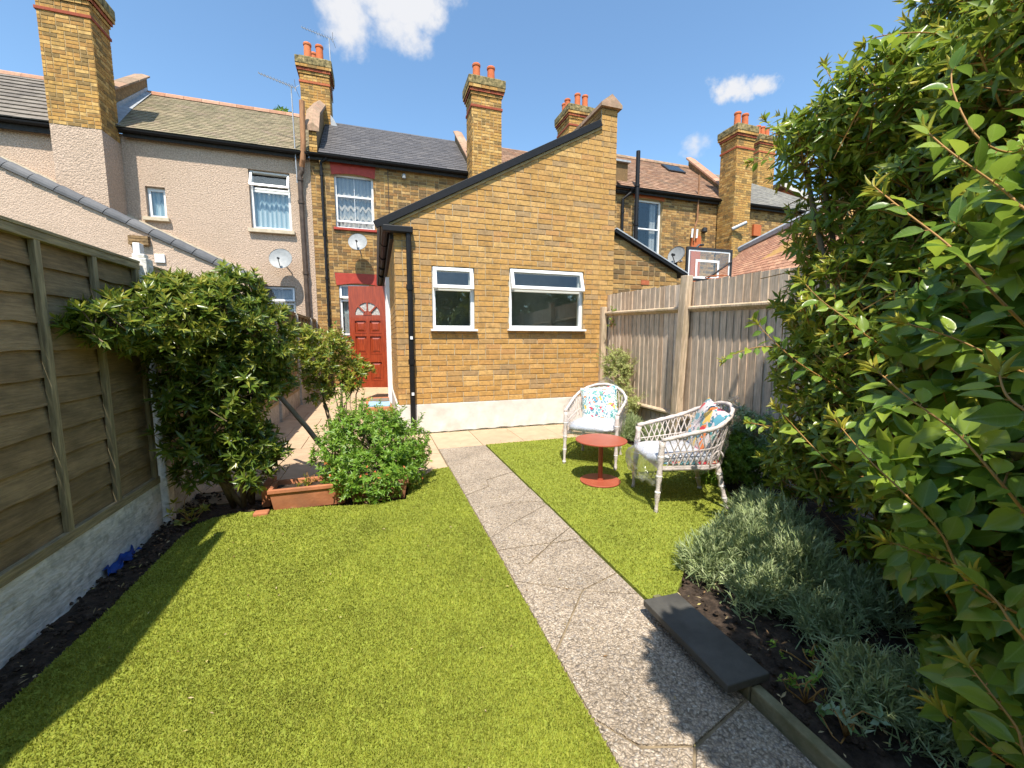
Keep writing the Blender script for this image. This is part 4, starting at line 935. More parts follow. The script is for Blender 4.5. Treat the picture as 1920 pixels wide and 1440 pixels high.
MB().prism([(FC[0] + (FC[2]) * math.cos(math.pi * i / 16), FC[1] + FC[2] * math.sin(math.pi * i / 16)) for i in range(17)], dfr, -.026, -.018).build('pane', 'frosted', door)
O_, U_, V_, N_ = dfr; p = O_ + U_ * (DW - .06) + V_ * .95 + N_ * .0
MB().lathe([(.012, 0), (.012, .03), (.026, .034), (.030, .05), (.02, .065)], p, 12, axis=N_).build('handle', 'brown_iron', door)
# step and door mats
st = thing('doorstep', 'low terracotta-red doorstep below the open red door', 'step', (0, 7.9, 0))
MB().box((-.22, 7.42, 0), (.24, 8.75, .12)).build('step', 'terracotta', st, bevel=.01)
mt = MB(); n = 8; vs = []
for i in range(n + 1):
    for j in range(5): vs.append((-.17 + .09 * j, 7.47 + .065 * i, .135 + .01 * math.sin(i * 1.7 + j)))
mt.add(vs, [(i * 5 + j, i * 5 + j + 1, i * 5 + j + 6, i * 5 + j + 5) for i in range(n) for j in range(4)]); mt.box((-.17, 7.47, .1205), (.20, 7.98, .134)); tag(mt.build('door_mat', 'blue_mat', None), 'pale blue mat on the terracotta doorstep', 'mat')
mt = MB().box((-.15, 8.02, .121), (.20, 8.42, .14)); tag(mt.build('door_mat', 'grey_tile', None), 'grey mat behind the blue one on the doorstep', 'mat')

# ================================================================== THE TERRACE BEHIND
HY = 12.0; RY, RZ = 14.3, 7.88; EZ = 5.97
F = Face('y', HY, -1)
def lintel(parent, a0, a1, z0, z1, rise, material, y=HY, flare=.03):
    """segmental arch band over a window"""
    n = 12; mb = MB(); fr = (Vector((0, y - .014, 0)), Vector((1, 0, 0)), Vector((0, 0, 1)), Vector((0, -1, 0)))
    for i in range(n):
        t0, t1 = i / n, (i + 1) / n; f = lambda t: rise * (1 - (2 * t - 1) ** 2)
        mb.prism([(a0 + (a1 - a0) * t0, z0 + f(t0) - rise), (a0 + (a1 - a0) * t1, z0 + f(t1) - rise), (a0 - flare + (a1 - a0 + 2 * flare) * t1, z1), (a0 - flare + (a1 - a0 + 2 * flare) * t0, z1)], fr, -.02, .01)
    return mb.build('lintel', material, parent)
# -- our house
ho = thing('terraced_house', 'brick terraced house with a dark slate roof and red painted window arches behind the extension', 'house', (1, 12, 0))
WA = (-.90, .07, 4.23, 5.60); WB = (-.90, -.12, 1.39, 2.78)
F.wall('wall', (-1.44, 3.5, 0, 5.9), [WA, WB], [], .25, 'old_mortar', ho)
F.bricks((-1.44, 3.5, .0, 5.86), [WA, WB], [], 'old_brick', ho, singles=240)
window(ho, F, *WA, dict(top=.40, lower='sash', gap=.17, bar=1, room=1.5), depth=.09, curtain_m='net_curtain', sill=('red_paint', .06, .06, .05), frame_w=.05)
# zig-zag lace blind inside
wn = MB(); n = 24
for lvl in range(3):
    vs = []
    for i in range(n + 1):
        x = -.86 + .89 * i / n; zz = 5.02 - lvl * .27 + .055 * math.sin(i * 1.55); vs += [(x, HY + .17, zz), (x, HY + .17, zz + .085)]
    wn.add(vs, [(2 * i, 2 * i + 2, 2 * i + 3, 2 * i + 1) for i in range(n)])
wn.build('blind', 'lace', ho)
window(ho, F, *WB, dict(top=.27, open=.06, lower='leaf', room=1.2), depth=.08, curtain_m='net_curtain', sill=('red_paint', .06, .06, .05))
lintel(ho, -.95, .11, 5.61, 5.86, .06, 'red_paint'); lintel(ho, -.95, .20, 2.80, 3.06, .07, 'red_paint')
roof_tiles(ho, -1.22, 2.72, 11.84, EZ + .02, RY, RZ, .25, .165, 'slate', th=.008, singles=120)
roof_tiles(ho, 2.95, 8.0, 11.84, EZ + .10, RY, RZ + .02, .25, .16, 'brown_tile', th=.012)
gutter(ho, -1.44, 2.76, 11.80, EZ - .02)
c3 = chimney(ho, 2.62, 3.44, 11.28, 11.92, 4.4, 8.22, [(2.83, 11.6), (3.24, 11.6)], singles=150)
pw = parapet(ho, 2.73, 2.93, [(11.93, 5.9), (12.0, 6.25), (14.3, 8.17), (14.3, 7.6)]); coping_run(ho, 2.73, 2.93, [(11.93, 6.26), (14.35, 8.19)], ov=.04)
downpipe(ho, [(-1.05, 11.82, 5.93), (-1.05, 11.85, 5.86), (-1.18, 11.90, 5.78), (-1.18, 11.92, 5.6), (-1.16, 11.92, .1)], .036, 'black_plastic', collars=(5.5, 4.0, 2.9, 1.8))
MB().lathe([(.02, 0), (.05, .02), (.05, .10), (.03, .13)], (1.42 - .55, 11.92, 5.62), 10).build('lamp', 'dish', ho)
downpipe(ho, [(.45, 11.97, 5.9), (.46, 11.97, 4.0), (.40, 11.97, 3.3)], .008, 'brown_iron')
# -- house on the left, rendered
hl = thing('terraced_house', 'pinkish cream roughcast terraced house with olive roof tiles, left of the brick house', 'house', (-3.8, 12, 0))
WC = (-2.84, -1.93, 4.04, 5.46); WD = (-4.94, -4.56, 4.12, 4.82); WE = (-2.75, -1.95, 1.3, 2.66)
F.wall('wall', (-11.0, -1.445, 0, 5.9), [WC, WD, WE], [], .25, 'roughcast_far', hl)
window(hl, F, *WC, dict(top=.30, open=.16, lower='leaf', ctop=5.02), depth=.10, curtain_m='blue_curtain', sill=('sill_stone', .10, .09, .06))
window(hl, F, *WD, dict(top=.0, lower='leaf'), depth=.10, curtain_m='blue_curtain', sill=('sill_stone', .10, .08, .06))
window(hl, F, *WE, dict(top=.28, open=.06, lower='leaf'), depth=.10, curtain_m='net_curtain', sill=('sill_stone', .08, .07, .05))
roof_tiles(hl, -5.62, -1.45, 11.84, EZ - .0, RY, RZ, .17, .125, 'olive_tile', th=.012, singles=120, ridge='ridge_tile')
gutter(hl, -5.20, -1.46, 11.80, EZ - .04)
chimney(hl, -6.14, -5.30, 11.30, 11.95, 5.66, 8.50, [(-5.92, 11.6), (-5.52, 11.6)], singles=240, sides='r', band=.72)
MB().box((-6.14, 11.30, 0), (-5.30, 11.995, 5.66)).build('chimney_breast', 'roughcast_far', hl)
parapet(hl, -5.84, -5.62, [(11.93, 5.9), (11.93, 6.62), (14.3, 8.30), (14.3, 7.6)]); coping_run(hl, -5.84, -5.62, [(11.95, 6.63), (14.35, 8.34)], ov=.06, material='coping')
MB().prism([(11.9, 6.03), (14.25, 7.86), (14.25, 8.04), (11.9, 6.24)], (Vector((-5.62, 0, 0)), Vector((0, 1, 0)), Vector((0, 0, 1)), Vector((1, 0, 0))), .0, .012).build('flashing', 'lead', hl)
mb = MB(); mb.add([(-5.62, 11.82, 6.04), (-5.62, 14.2, 7.90), (-5.50, 14.2, 7.885), (-5.44, 13.0, 6.92), (-5.28, 11.9, 6.06), (-5.16, 11.8, 6.005)], [(0, 1, 2, 3), (0, 3, 4, 5)]); mb.build('flashing', 'lead', hl)
# party wall between the two, end-on to the garden, with its big coping
pw2 = parapet(hl, -1.43, -1.25, [(11.93, 5.9), (11.93, 6.50), (12.2, 6.95), (14.2, 8.25), (14.2, 7.6)], name='party_wall')
Face('y', 11.925, -1).bricks((-1.43, -1.25, 5.98, 6.5), [], [], 'chimney_brick', pw2, joined='brickwork')
coping_run(hl, -1.46, -1.22, [(11.86, 6.50), (12.25, 7.05), (14.3, 8.32)], ov=.04, th=.14, peak=.05)
c2 = chimney(hl, -1.84, -1.06, 14.0, 14.75, 7.3, 9.45, [(-1.62, 14.2), (-1.30, 14.2), (-1.5, 14.6)], sides='r', band=.72)
MB().prism([(-1.06, 7.55), (-.80, 7.50), (-.98, 7.85), (-1.06, 7.95)], (Vector((0, 13.99, 0)), Vector((1, 0, 0)), Vector((0, 0, 1)), Vector((0, 1, 0))), -.01, .0).build('flashing', 'lead', hl)
# brown soil pipe with its weathered upper length
so_p = downpipe(hl, [(-1.62, 11.86, 5.62), (-1.62, 11.86, 5.50), (-1.68, 11.88, 5.38), (-1.68, 11.88, 5.22), (-1.64, 11.89, .2)], .058, 'brown_iron', collars=(5.3, 4.75, 3.0, 1.6))
MB().tube([(-1.53, 11.78, 7.12), (-1.55, 11.78, 6.1), (-1.58, 11.80, 5.74), (-1.62, 11.86, 5.60)], .062, 10).build('vent_pipe', 'rust_pipe', hl)
# -- left neighbour's back addition: rendered gable with verge tiles
bl = thing('rear_extension', 'low roughcast rear extension on the far left with a sloping edge of grey verge tiles', 'building', (-4.5, 10.9, 0))
G = Face('y', 10.9, -1); VL = ((-7.4, 5.0), (-2.60, 2.665))
G.wall('wall', (-7.4, -2.72, 0, 5.1), [], [above((VL[0][0], VL[0][1] - .05), (VL[1][0], VL[1][1] - .05))], .22, 'roughcast', bl)
dx, dz = VL[1][0] - VL[0][0], VL[1][1] - VL[0][1]; Lr = math.hypot(dx, dz); nt_ = 13
for i in range(nt_):
    a = i / nt_; b_ = (i + 1) / nt_ - .004
    vs = []
    for t, g_ in ((a, 1.06), (b_, .96)):
        bx, bz = VL[0][0] + dx * t, VL[0][1] + dz * t
        for q in range(6):
            an = -.30 + (math.pi * .5 + .30) * q / 5; vs.append((bx - .18 * math.sin(an) * .42 * g_ * -1 + 0, 10.86 + .11 - .13 * math.cos(an) * g_, bz + .02 + .105 * math.sin(an) * g_ - .05))
        vs.append((bx, 10.97, bz - .11))
    m_ = 7; MB().add(vs, [(q, (q + 1) % m_, m_ + (q + 1) % m_, m_ + q) for q in range(m_)] + [tuple(range(m_)), tuple(range(2 * m_ - 1, m_ - 1, -1))], random.random()).build('verge_tile', 'verge_tile', bl)
MB().prism([(0, .0), (Lr, .0), (Lr, .06), (0, .06)], (Vector((VL[0][0], 10.95, VL[0][1])), Vector((dx, 0, dz)).normalized(), Vector((-dz, 0, dx)).normalized(), Vector((0, 1, 0))), .02, 1.03).build('roof', 'grey_tile', bl)
MB().prism([(0, .05), (Lr * .97, .05), (Lr * .97, .15), (0, .15)], (Vector((VL[0][0], 11.93, VL[0][1])), Vector((dx, 0, dz)).normalized(), Vector((-dz, 0, dx)).normalized(), Vector((0, 1, 0))), 0, .06).build('flashing', 'sill_stone', bl)
for i in range(3): MB().box((-4.82, 10.80, 3.27 + i * .065), (-4.48, 10.90, 3.325 + i * .065)).build('corbel_brick', 'chimney_core', bl)
MB().box((-4.42, 10.86, 2.93), (-4.24, 10.90, 3.11)).build('vent', 'white_plastic', bl, bevel=.01)
Gs = Face('x', -2.72, 1); Gs.wall('side_wall', (11.12, 11.99, 0, 2.55), [], [], .2, 'roughcast', bl)
# -- far left house with grey tiles
h0 = thing('terraced_house', 'roughcast house with grey interlocking roof tiles at the far left edge', 'house', (-8.5, 12, 0))
roof_tiles(h0, -13.0, -5.95, 11.84, EZ - .1, RY, RZ - .05, .30, .26, 'grey_tile', th=.022, singles=60, ridge='ridge_tile')
gutter(h0, -13.0, -6.15, 11.80, EZ - .14, fascia=.2)
MB().box((-13, 12.26, 0), (-6.3, 12.5, 5.8)).build('wall', 'roughcast_far', h0)

# -- right neighbour and its rear extension
br = thing('rear_extension', 'old brick rear extension of the right neighbour, its low roof sloping down behind the fence', 'building', (4.2, 5.76, 0))
G = Face('y', 5.74, -1); vr = [above((3.55, 2.95), (4.86, 2.37))]
G.wall('wall', (3.55, 4.80, 0, 3.0), [], vr, .22, 'old_mortar', br); G.bricks((3.55, 4.80, 1.2, 3.0), [], vr, 'old_brick', br, singles=60)
th = math.atan2(2.37 - 2.95, 1.31); Ux = Vector((math.cos(th), 0, math.sin(th))); fr = (Vector((3.55, 5.68, 2.95)), Ux, Vector((-math.sin(th), 0, math.cos(th))), Vector((0, 1, 0)))
MB().prism([(0, .0), (1.52, .0), (1.52, .045), (0, .045)], fr, -.02, 4.8).build('roof', 'black_plastic', br)
MB().prism([(0, .047), (1.52, .047), (1.52, .065), (0, .065)], fr, -.03, .06).build('flashing', 'lead', br)
MB().box((4.10, 5.722, 2.18), (4.25, 5.742, 2.25)).build('air_brick', 'red_brick', br)

hr = thing('terraced_house', 'brick terraced house with a brown tiled roof and skylight, right of the extension', 'house', (9, 12, 0))
WF = (8.22, 9.33, 3.97, 5.93); EZR = 6.18
F.wall('wall', (3.56, 12.55, 0, 6.1), [WF], [], .25, 'old_mortar', hr)
F.bricks((7.2, 12.5, 2.0, 6.08), [WF], [], 'old_brick', hr, singles=200)
window(hr, F, *WF, dict(top=.48, lower='sash'), depth=.10, curtain_m=None, sill=('white_plastic', .06, .06, .05), frame_w=.07)
MB().box((9.0, 12.22, 4.0), (9.22, 12.26, 5.88)).build('curtain', 'net_curtain', hr)
lintel(hr, 8.18, 9.38, 5.96, 6.13, .05, 'orange_brick')
roof_tiles(hr, 7.6, 12.3, 11.84, EZR, 14.3, 8.22, .20, .15, 'brown_tile', th=.014, singles=100, ridge='coping')
gutter(hr, 7.2, 12.1, 11.80, EZR - .04)
MB().prism([(0, 0), (.78, 0), (.78, .62), (0, .62)], (Vector((10.75, 13.55, 7.62)), Vector((1, 0, 0)), Vector((0, .77, .64)), Vector((0, -.64, .77))), .02, .07).build('skylight', 'dark_metal', hr)
MB().prism([(.05, .05), (.73, .05), (.73, .57), (.05, .57)], (Vector((10.75, 13.55, 7.62)), Vector((1, 0, 0)), Vector((0, .77, .64)), Vector((0, -.64, .77))), .072, .078).build('skylight_pane', 'glass_dark', hr)
parapet(hr, 12.3, 12.55, [(11.9, 6.0), (11.9, 6.35), (14.3, 8.55), (14.3, 7.8)]); coping_run(hr, 12.3, 12.55, [(11.9, 6.36), (14.35, 8.58)], material='ridge_tile', ov=.09, th=.12)
chimney(hr, 11.62, 12.34, 11.25, 11.93, 2.5, 8.42, [(11.83, 11.5), (12.16, 11.5)], sides='l')
downpipe(hr, [(7.95, 11.72, 6.12), (7.95, 11.8, 6.0), (7.72, 11.9, 5.8), (7.72, 11.9, 2.6)], .045, 'black_plastic', collars=(5.4, 4.4))
downpipe(hr, [(8.12, 11.72, 7.25), (8.12, 11.72, 2.6)], .065, 'black_plastic', collars=(6.2, 5.0, 4.0))
mb = MB().box((7.3, 12.1, 6.3), (8.0, 13.2, 7.0)); mb.build('dormer_cheek', 'old_brick', hr); MB().box((7.2, 12.0, 7.0), (8.05, 13.4, 7.06)).build('dormer_roof', 'lead', hr)
MB().box((10.55, 11.93, 2.9), (10.95, 11.99, 4.9)).build('brick_patch', 'orange_brick', hr)
MB().tube([(10.72, 11.90, 6.9), (10.70, 11.88, 5.4), (10.62, 11.88, 5.2), (10.60, 11.88, 4.7)], .03, 8).build('flue_pipe', 'rust_pipe', hr)
for dx_ in (0, .2): MB().tube([(10.52 + dx_, 11.88, 5.1), (10.50 + dx_, 11.88, 4.8)], .035, 8).build('white_pipe', 'white_plastic', hr)
MB().lathe([(.03, 0), (.09, .05), (.09, .16), (.03, .2)], (11.05, 11.9, 5.0), 10).build('lamp', 'dark_metal', hr)
MB().tube([(11.55, 11.2, 5.0), (11.95, 11.0, 5.2)], .06, 10).build('floodlight', 'galv', hr)
# chimney seen over the top of the extension
chimney(hr, 6.75, 7.6, 13.9, 14.9, 7.6, 9.55, [(7.15, 14.1), (7.45, 14.1), (6.95, 14.5), (6.98, 14.8)], sides='l', band=.72)

h2 = thing('terraced_house', 'brick house with a weathered grey slate roof, beyond the tall right chimney', 'house', (14, 12, 0))
F.wall('wall', (12.56, 19.5, 0, 6.1), [], [], .25, 'old_mortar', h2); F.bricks((12.56, 17.5, 3.6, 6.08), [], [], 'old_brick', h2, singles=0)
mat('grey_slate', [(.19, .18, .155), (.23, .215, .18), (.16, .15, .135), (.25, .235, .2)], .8, True, .2, 10, bump=(60, .2))
roof_tiles(h2, 12.56, 19.5, 11.84, EZR, 14.3, 8.15, .27, .17, 'grey_slate', th=.008, singles=40, planes=[(.62, 1, 12.05)])
gutter(h2, 12.4, 19.5, 11.80, EZR - .04)
downpipe(h2, [(15.6, 11.88, 6.1), (15.6, 11.9, 3.0)], .05)
chimney(h2, 15.55, 16.45, 13.9, 14.6, 7.4, 9.85, [(15.75, 14.2), (16.0, 14.2), (16.25, 14.2)], sides='l', band=.72)
MB().box((13.3, 11.9, 5.1), (13.65, 11.98, 5.5)).build('brick_patch', 'orange_brick', h2)
h3 = thing('terraced_house', 'house with a reddish roof and white verge, half hidden by the tall bush', 'house', (20, 14, 0))
fr = (Vector((17.0, 14.0, 7.95)), Vector((1, 0, -.19)).normalized(), Vector((-.2, .9, .45)).normalized(), Vector((0, -.45, .9)))
MB().prism([(0, 0), (7, 0), (7, .25), (0, .25)], (Vector((17.0, 13.9, 7.95)), Vector((1, 0, -.26)).normalized(), Vector((0, 0, 1)), Vector((0, 1, 0))), 0, .1).build('verge_board', 'white_paint', h3)
MB().add([(17.0, 14.0, 8.15), (24, 14.0, 6.4), (26, 18.5, 8.2), (19.5, 18.5, 8.9), (17.0, 14.0, 8.0), (24, 14.0, 6.2), (26, 18.5, 8.0), (19.5, 18.5, 8.7)], [(0, 1, 2, 3), (4, 7, 6, 5), (0, 4, 5, 1), (1, 5, 6, 2), (2, 6, 7, 3), (3, 7, 4, 0)]).build('roof', 'brown_tile', h3)
MB().add([(17.3, 14.05, 0), (23.6, 14.05, 0), (23.6, 14.05, 6.2), (17.3, 14.05, 7.85), (17.3, 18, 0), (23.6, 18, 0), (23.6, 18, 6.2), (17.3, 18, 7.85)], [(0, 1, 2, 3), (4, 7, 6, 5), (0, 4, 5, 1), (1, 5, 6, 2), (3, 2, 6, 7), (0, 3, 7, 4)]).build('wall', 'orange_brick', h3)
# -- back addition further right: roof of red-brown plain tiles falling towards us
b2 = thing('rear_extension', 'outbuilding with a red-brown plain tiled roof rising behind the right fence', 'building', (9, 8, 0))
def side_roof(parent, e0, e1, t0, t1, rows, cols, material, singles):
    """tiles on a sloping quad: e0-e1 the eaves, t0-t1 the top edge"""
    e0, e1, t0, t1 = map(Vector, (e0, e1, t0, t1)); mb = MB(); nrm = (e1 - e0).cross(t0 - e0).normalized()
    if nrm.z < 0: nrm = -nrm
    MB().add([e0 - nrm * .3, e1 - nrm * .3, t1 - nrm * .3, t0 - nrm * .3, e0 - nrm * .5, e1 - nrm * .5, t1 - nrm * .5, t0 - nrm * .5], [(0, 1, 2, 3), (4, 7, 6, 5), (0, 4, 5, 1), (1, 5, 6, 2), (2, 6, 7, 3), (3, 7, 4, 0)]).build('roof_deck', 'black_paint', parent)
    P = lambda u, v: (e0 * (1 - u) + e1 * u) * (1 - v) + (t0 * (1 - u) + t1 * u) * v
    cells = []
    for j in range(rows):
        for i in range(cols + 1):
            a, b_ = max(0, (i - .5 * (j % 2)) / cols), min(1, (i + 1 - .5 * (j % 2)) / cols)
            if b_ - a < .2 / cols: continue
            g_ = .04 / cols; q = [P(a + g_, j / rows), P(b_ - g_, j / rows), P(b_ - g_, min(1, (j + 1.1) / rows)), P(a + g_, min(1, (j + 1.1) / rows))]
            lo = [.012, .012, .002, .002]; vs = [q[k] + nrm * lo[k] for k in range(4)] + [q[k] + nrm * (lo[k] + .014) for k in range(4)]
            cells.append((vs, [(0, 3, 2, 1), (4, 5, 6, 7), (0, 1, 5, 4), (1, 2, 6, 5), (2, 3, 7, 6), (3, 0, 4, 7)], random.random()))
    cells.sort(key=lambda c: (c[0][0] - cam.location).length)
    for k, c in enumerate(cells):
        if k < singles: MB().add(*c).build('roof_tile', material, parent)
        else: mb.add(*c)
    if mb.v: mb.build('roof_tiling', material, parent, kind='stuff')
mat('red_tile', [(.40, .20, .12), (.34, .165, .10), (.46, .25, .15), (.30, .15, .095)], .9, True, .18, 10, bump=(50, .25))
side_roof(b2, (7.2, 7.6, 2.56), (7.2, 3.9, 2.56), (9.6, 8.9, 3.70), (9.6, 5.2, 4.42), 17, 26, 'red_tile', 120)
MB().add([(7.35, 3.95, 0), (7.35, 7.6, 0), (7.35, 7.6, 2.5), (7.35, 3.95, 2.5), (9.6, 5.0, 0), (9.6, 8.9, 0), (9.6, 8.9, 3.6), (9.6, 5.0, 4.4)], [(0, 3, 2, 1), (4, 5, 6, 7), (0, 1, 5, 4), (1, 2, 6, 5), (2, 3, 7, 6), (3, 0, 4, 7)]).build('wall', 'old_brick', b2)
MB().tube([(9.55, 8.95, 3.74), (9.55, 5.0, 4.60)], .09, 6).build('ridge_flashing', 'lead', b2)

# ================================================================== DISHES, AERIALS, HOOP
def dish(name_label, c, aim, r, wallp, mlabel='galv'):
    t = thing('satellite_dish', name_label, 'satellite dish', c)
    aim = Vector(aim).normalized(); mb = MB(); prof = [(r * k / 5, .16 * r * (k / 5) ** 2) for k in range(6)]
    prof = [(max(.004, a), b_) for a, b_ in prof]; mb.lathe([(a, b_) for a, b_ in prof] + [(r, .16 * r + .008)] + [(a, b_ - .008) for a, b_ in prof[::-1]], c, 26, axis=aim); mb.build('reflector', 'dish', t, smooth=False)
    c = Vector(c); dn_ = Vector((0, 0, -1)); rim = c + (dn_ - aim * dn_.dot(aim)).normalized() * r * .9 + aim * .1 * r; foc = c + aim * r * 1.0 + dn_ * r * .35
    MB().tube([rim, foc], .009, 6).build('feed_arm', 'dark_metal', t); MB().tube([foc, foc + (c - foc).normalized() * .07], .025, 8).build('feed_horn', 'dark_metal', t)
    MB().tube([c - aim * .02, c - aim * .08 + Vector((0, .02, -.02)), Vector(wallp) + Vector((0, -.06, 0)), wallp], .016, 8).build('bracket', 'galv', t)
    return t
dish('white satellite dish fixed on the brick wall above the red door arch', (-.36, 11.62, 3.80), (-.15, -1, .35), .235, (-.30, 11.99, 3.55))
dish('pale satellite dish on the roughcast wall beside the brown soil pipe', (-2.16, 11.62, 3.27), (-.1, -1, .3), .26, (-2.0, 11.99, 3.0))
dish('grey satellite dish seen side-on beside the basketball backboard', (5.52, 6.62, 2.90), (-1, -.35, .35), .17, (5.66, 6.70, 2.80))
def yagi(label, base, top, d, nel, L_, el=.16):
    t = thing('tv_aerial', label, 'aerial', base); top = Vector(top); d = Vector(d).normalized()
    MB().tube([base, top], .016, 6).build('mast', 'galv', t)
    a, b_ = top - d * L_ * .12, top + d * L_ * .88; MB().tube([a, b_], .010, 5).build('boom', 'galv', t)
    s_ = d.cross(Vector((0, 0, 1))).normalized(); mb = MB()
    for i in range(nel):
        p = a + (b_ - a) * (i + .5) / nel; h = el * (1.15 - .5 * i / nel); mb.tube([p - s_ * h, p + s_ * h], .006, 4)
    mb.build('elements', 'galv', t)
    mb = MB()
    for k in (-1, 1): mb.tube([a + Vector((0, 0, .0)), a + Vector((0, 0, k * .14)) - d * .04 + s_ * .12], .007, 4); mb.tube([a, a + Vector((0, 0, k * .14)) - d * .04 - s_ * .12], .007, 4)
    mb.build('reflector', 'galv', t)
yagi('tall tv aerial on a mast rising beside the soil pipe on the roughcast house', (-1.74, 11.86, 5.2), (-1.76, 11.84, 7.45), (-.9, .25, .34), 12, .92, .10)
yagi('small tv aerial high above the chimney with orange pots', (-1.02, 14.6, 8.6), (-1.05, 14.6, 10.45), (-.92, .2, .3), 11, .95, .10)
# basketball backboard over the fence
hp = thing('basketball_hoop', 'clear basketball backboard with black frame standing behind the right fence', 'basketball hoop', (5.75, 6.6, 0))
bfr = (Vector((5.62, 6.48, 2.42)), Vector((.985, -.10, -.02)).normalized(), Vector((0, 0, 1)), Vector((.1, .985, 0)).normalized())
def frm4(mb, a0, a1, b0, b1, w_, d0, d1):
    for q in ((a0, a1, b0, b0 + w_), (a0, a1, b1 - w_, b1), (a0, a0 + w_, b0 + w_, b1 - w_), (a1 - w_, a1, b0 + w_, b1 - w_)): mb.prism([(q[0], q[2]), (q[1], q[2]), (q[1], q[3]), (q[0], q[3])], bfr, d0, d1)
mb = MB(); frm4(mb, 0, 1.0, 0, .62, .04, -.02, .02); mb.build('board_frame', 'dark_metal', hp)
mb = MB(); frm4(mb, .045, .955, .045, .575, .028, -.008, -.003); frm4(mb, .20, .72, .045, .40, .042, -.0095, -.0085); mb.build('board_lines', 'white_plastic', hp)
MB().prism([(.03, .03), (.97, .03), (.97, .59), (.03, .59)], bfr, -.002, .004).build('backboard', 'clear_board', hp)
MB().tube([(5.56, 6.72, 0), (5.56, 6.72, 2.86)], .05, 8).build('pole', 'dark_metal', hp)
MB().tube([(5.56, 6.72, 2.3), (6.05, 6.44, 2.44), (6.60, 6.36, 2.80)], .018, 6).build('strut', 'dark_metal', hp)
MB().tube([(5.56, 6.72, 2.75), (5.2, 6.8, 2.62), (4.95, 6.82, 2.52)], .02, 6).build('strut', 'dark_metal', hp)
MB().tube([(5.9, 6.60, 3.02), (6.02, 6.6, 3.12), (6.12, 6.6, 3.13)], .022, 6).build('strut', 'dark_metal', hp)
mb = MB(); mb.box((-.17, -.11, -.02), (.17, .11, .02), 0, Matrix.Translation((5.28, 6.7, 2.66)) @ Matrix.Rotation(R(-24), 4, 'Y')); mb.build('ball_tray', 'dish', hp, bevel=.01)
ring = [(6.1 + .2 * math.cos(a), 6.2 + .2 * math.sin(a), 2.46) for a in [i * math.pi / 8 for i in range(17)]]; MB().tube(ring, .009, 6).build('rim', 'orange_brick', hp)

# ================================================================== FURNITURE
tb = thing('side_table', 'small round terracotta-red metal side table on the turf between the chairs', 'table', (1.9, 3.17, 0))
MB().lathe([(.222, 0), (.23, .003), (.23, .011), (.226, .014)], (1.9, 3.17, .388), 56).build('tabletop', 'table_red', tb)
MB().lathe([(.021, 0), (.021, .38)], (1.9, 3.17, .01), 20).build('leg', 'table_red', tb)
MB().lathe([(.032, 0), (.032, .02)], (1.9, 3.17, .378 - .01), 20).build('bracket', 'table_red', tb)
MB().lathe([(.178, 0), (.182, .003), (.182, .009), (.178, .012), (.03, .0125), (.028, .03)], (1.9, 3.17, .014), 48).build('base', 'table_red', tb)

def puffy(mb, M, sx, sy, sz, e=.45, n=22, wob=0., tint=0., sd_=0):
    vs = []; f = lambda c: math.copysign(abs(c) ** e, c)
    from mathutils import noise
    m_ = n // 2
    for j in range(m_ + 1):
        v = -math.pi / 2 + math.pi * j / m_
        for i in range(n):
            u = 2 * math.pi * i / n; k = abs(math.cos(v)) ** .55
            p = Vector((sx * f(math.cos(u)) * k, sy * f(math.sin(u)) * k, sz * math.sin(v)))
            p += p.normalized() * wob * noise.noise(p * 14 + Vector((sd_, 0, 0))) if wob else Vector((0, 0, 0)); vs.append(M @ p)
    mb.add(vs, [(j * n + i, j * n + (i + 1) % n, (j + 1) * n + (i + 1) % n, (j + 1) * n + i) for j in range(m_) for i in range(n)], tint); return mb
mat('wrap', [(.60, .58, .57), (.78, .76, .75)], .25, False, .1, 40, bump=(60, .6), spec=.6, coat=.5)
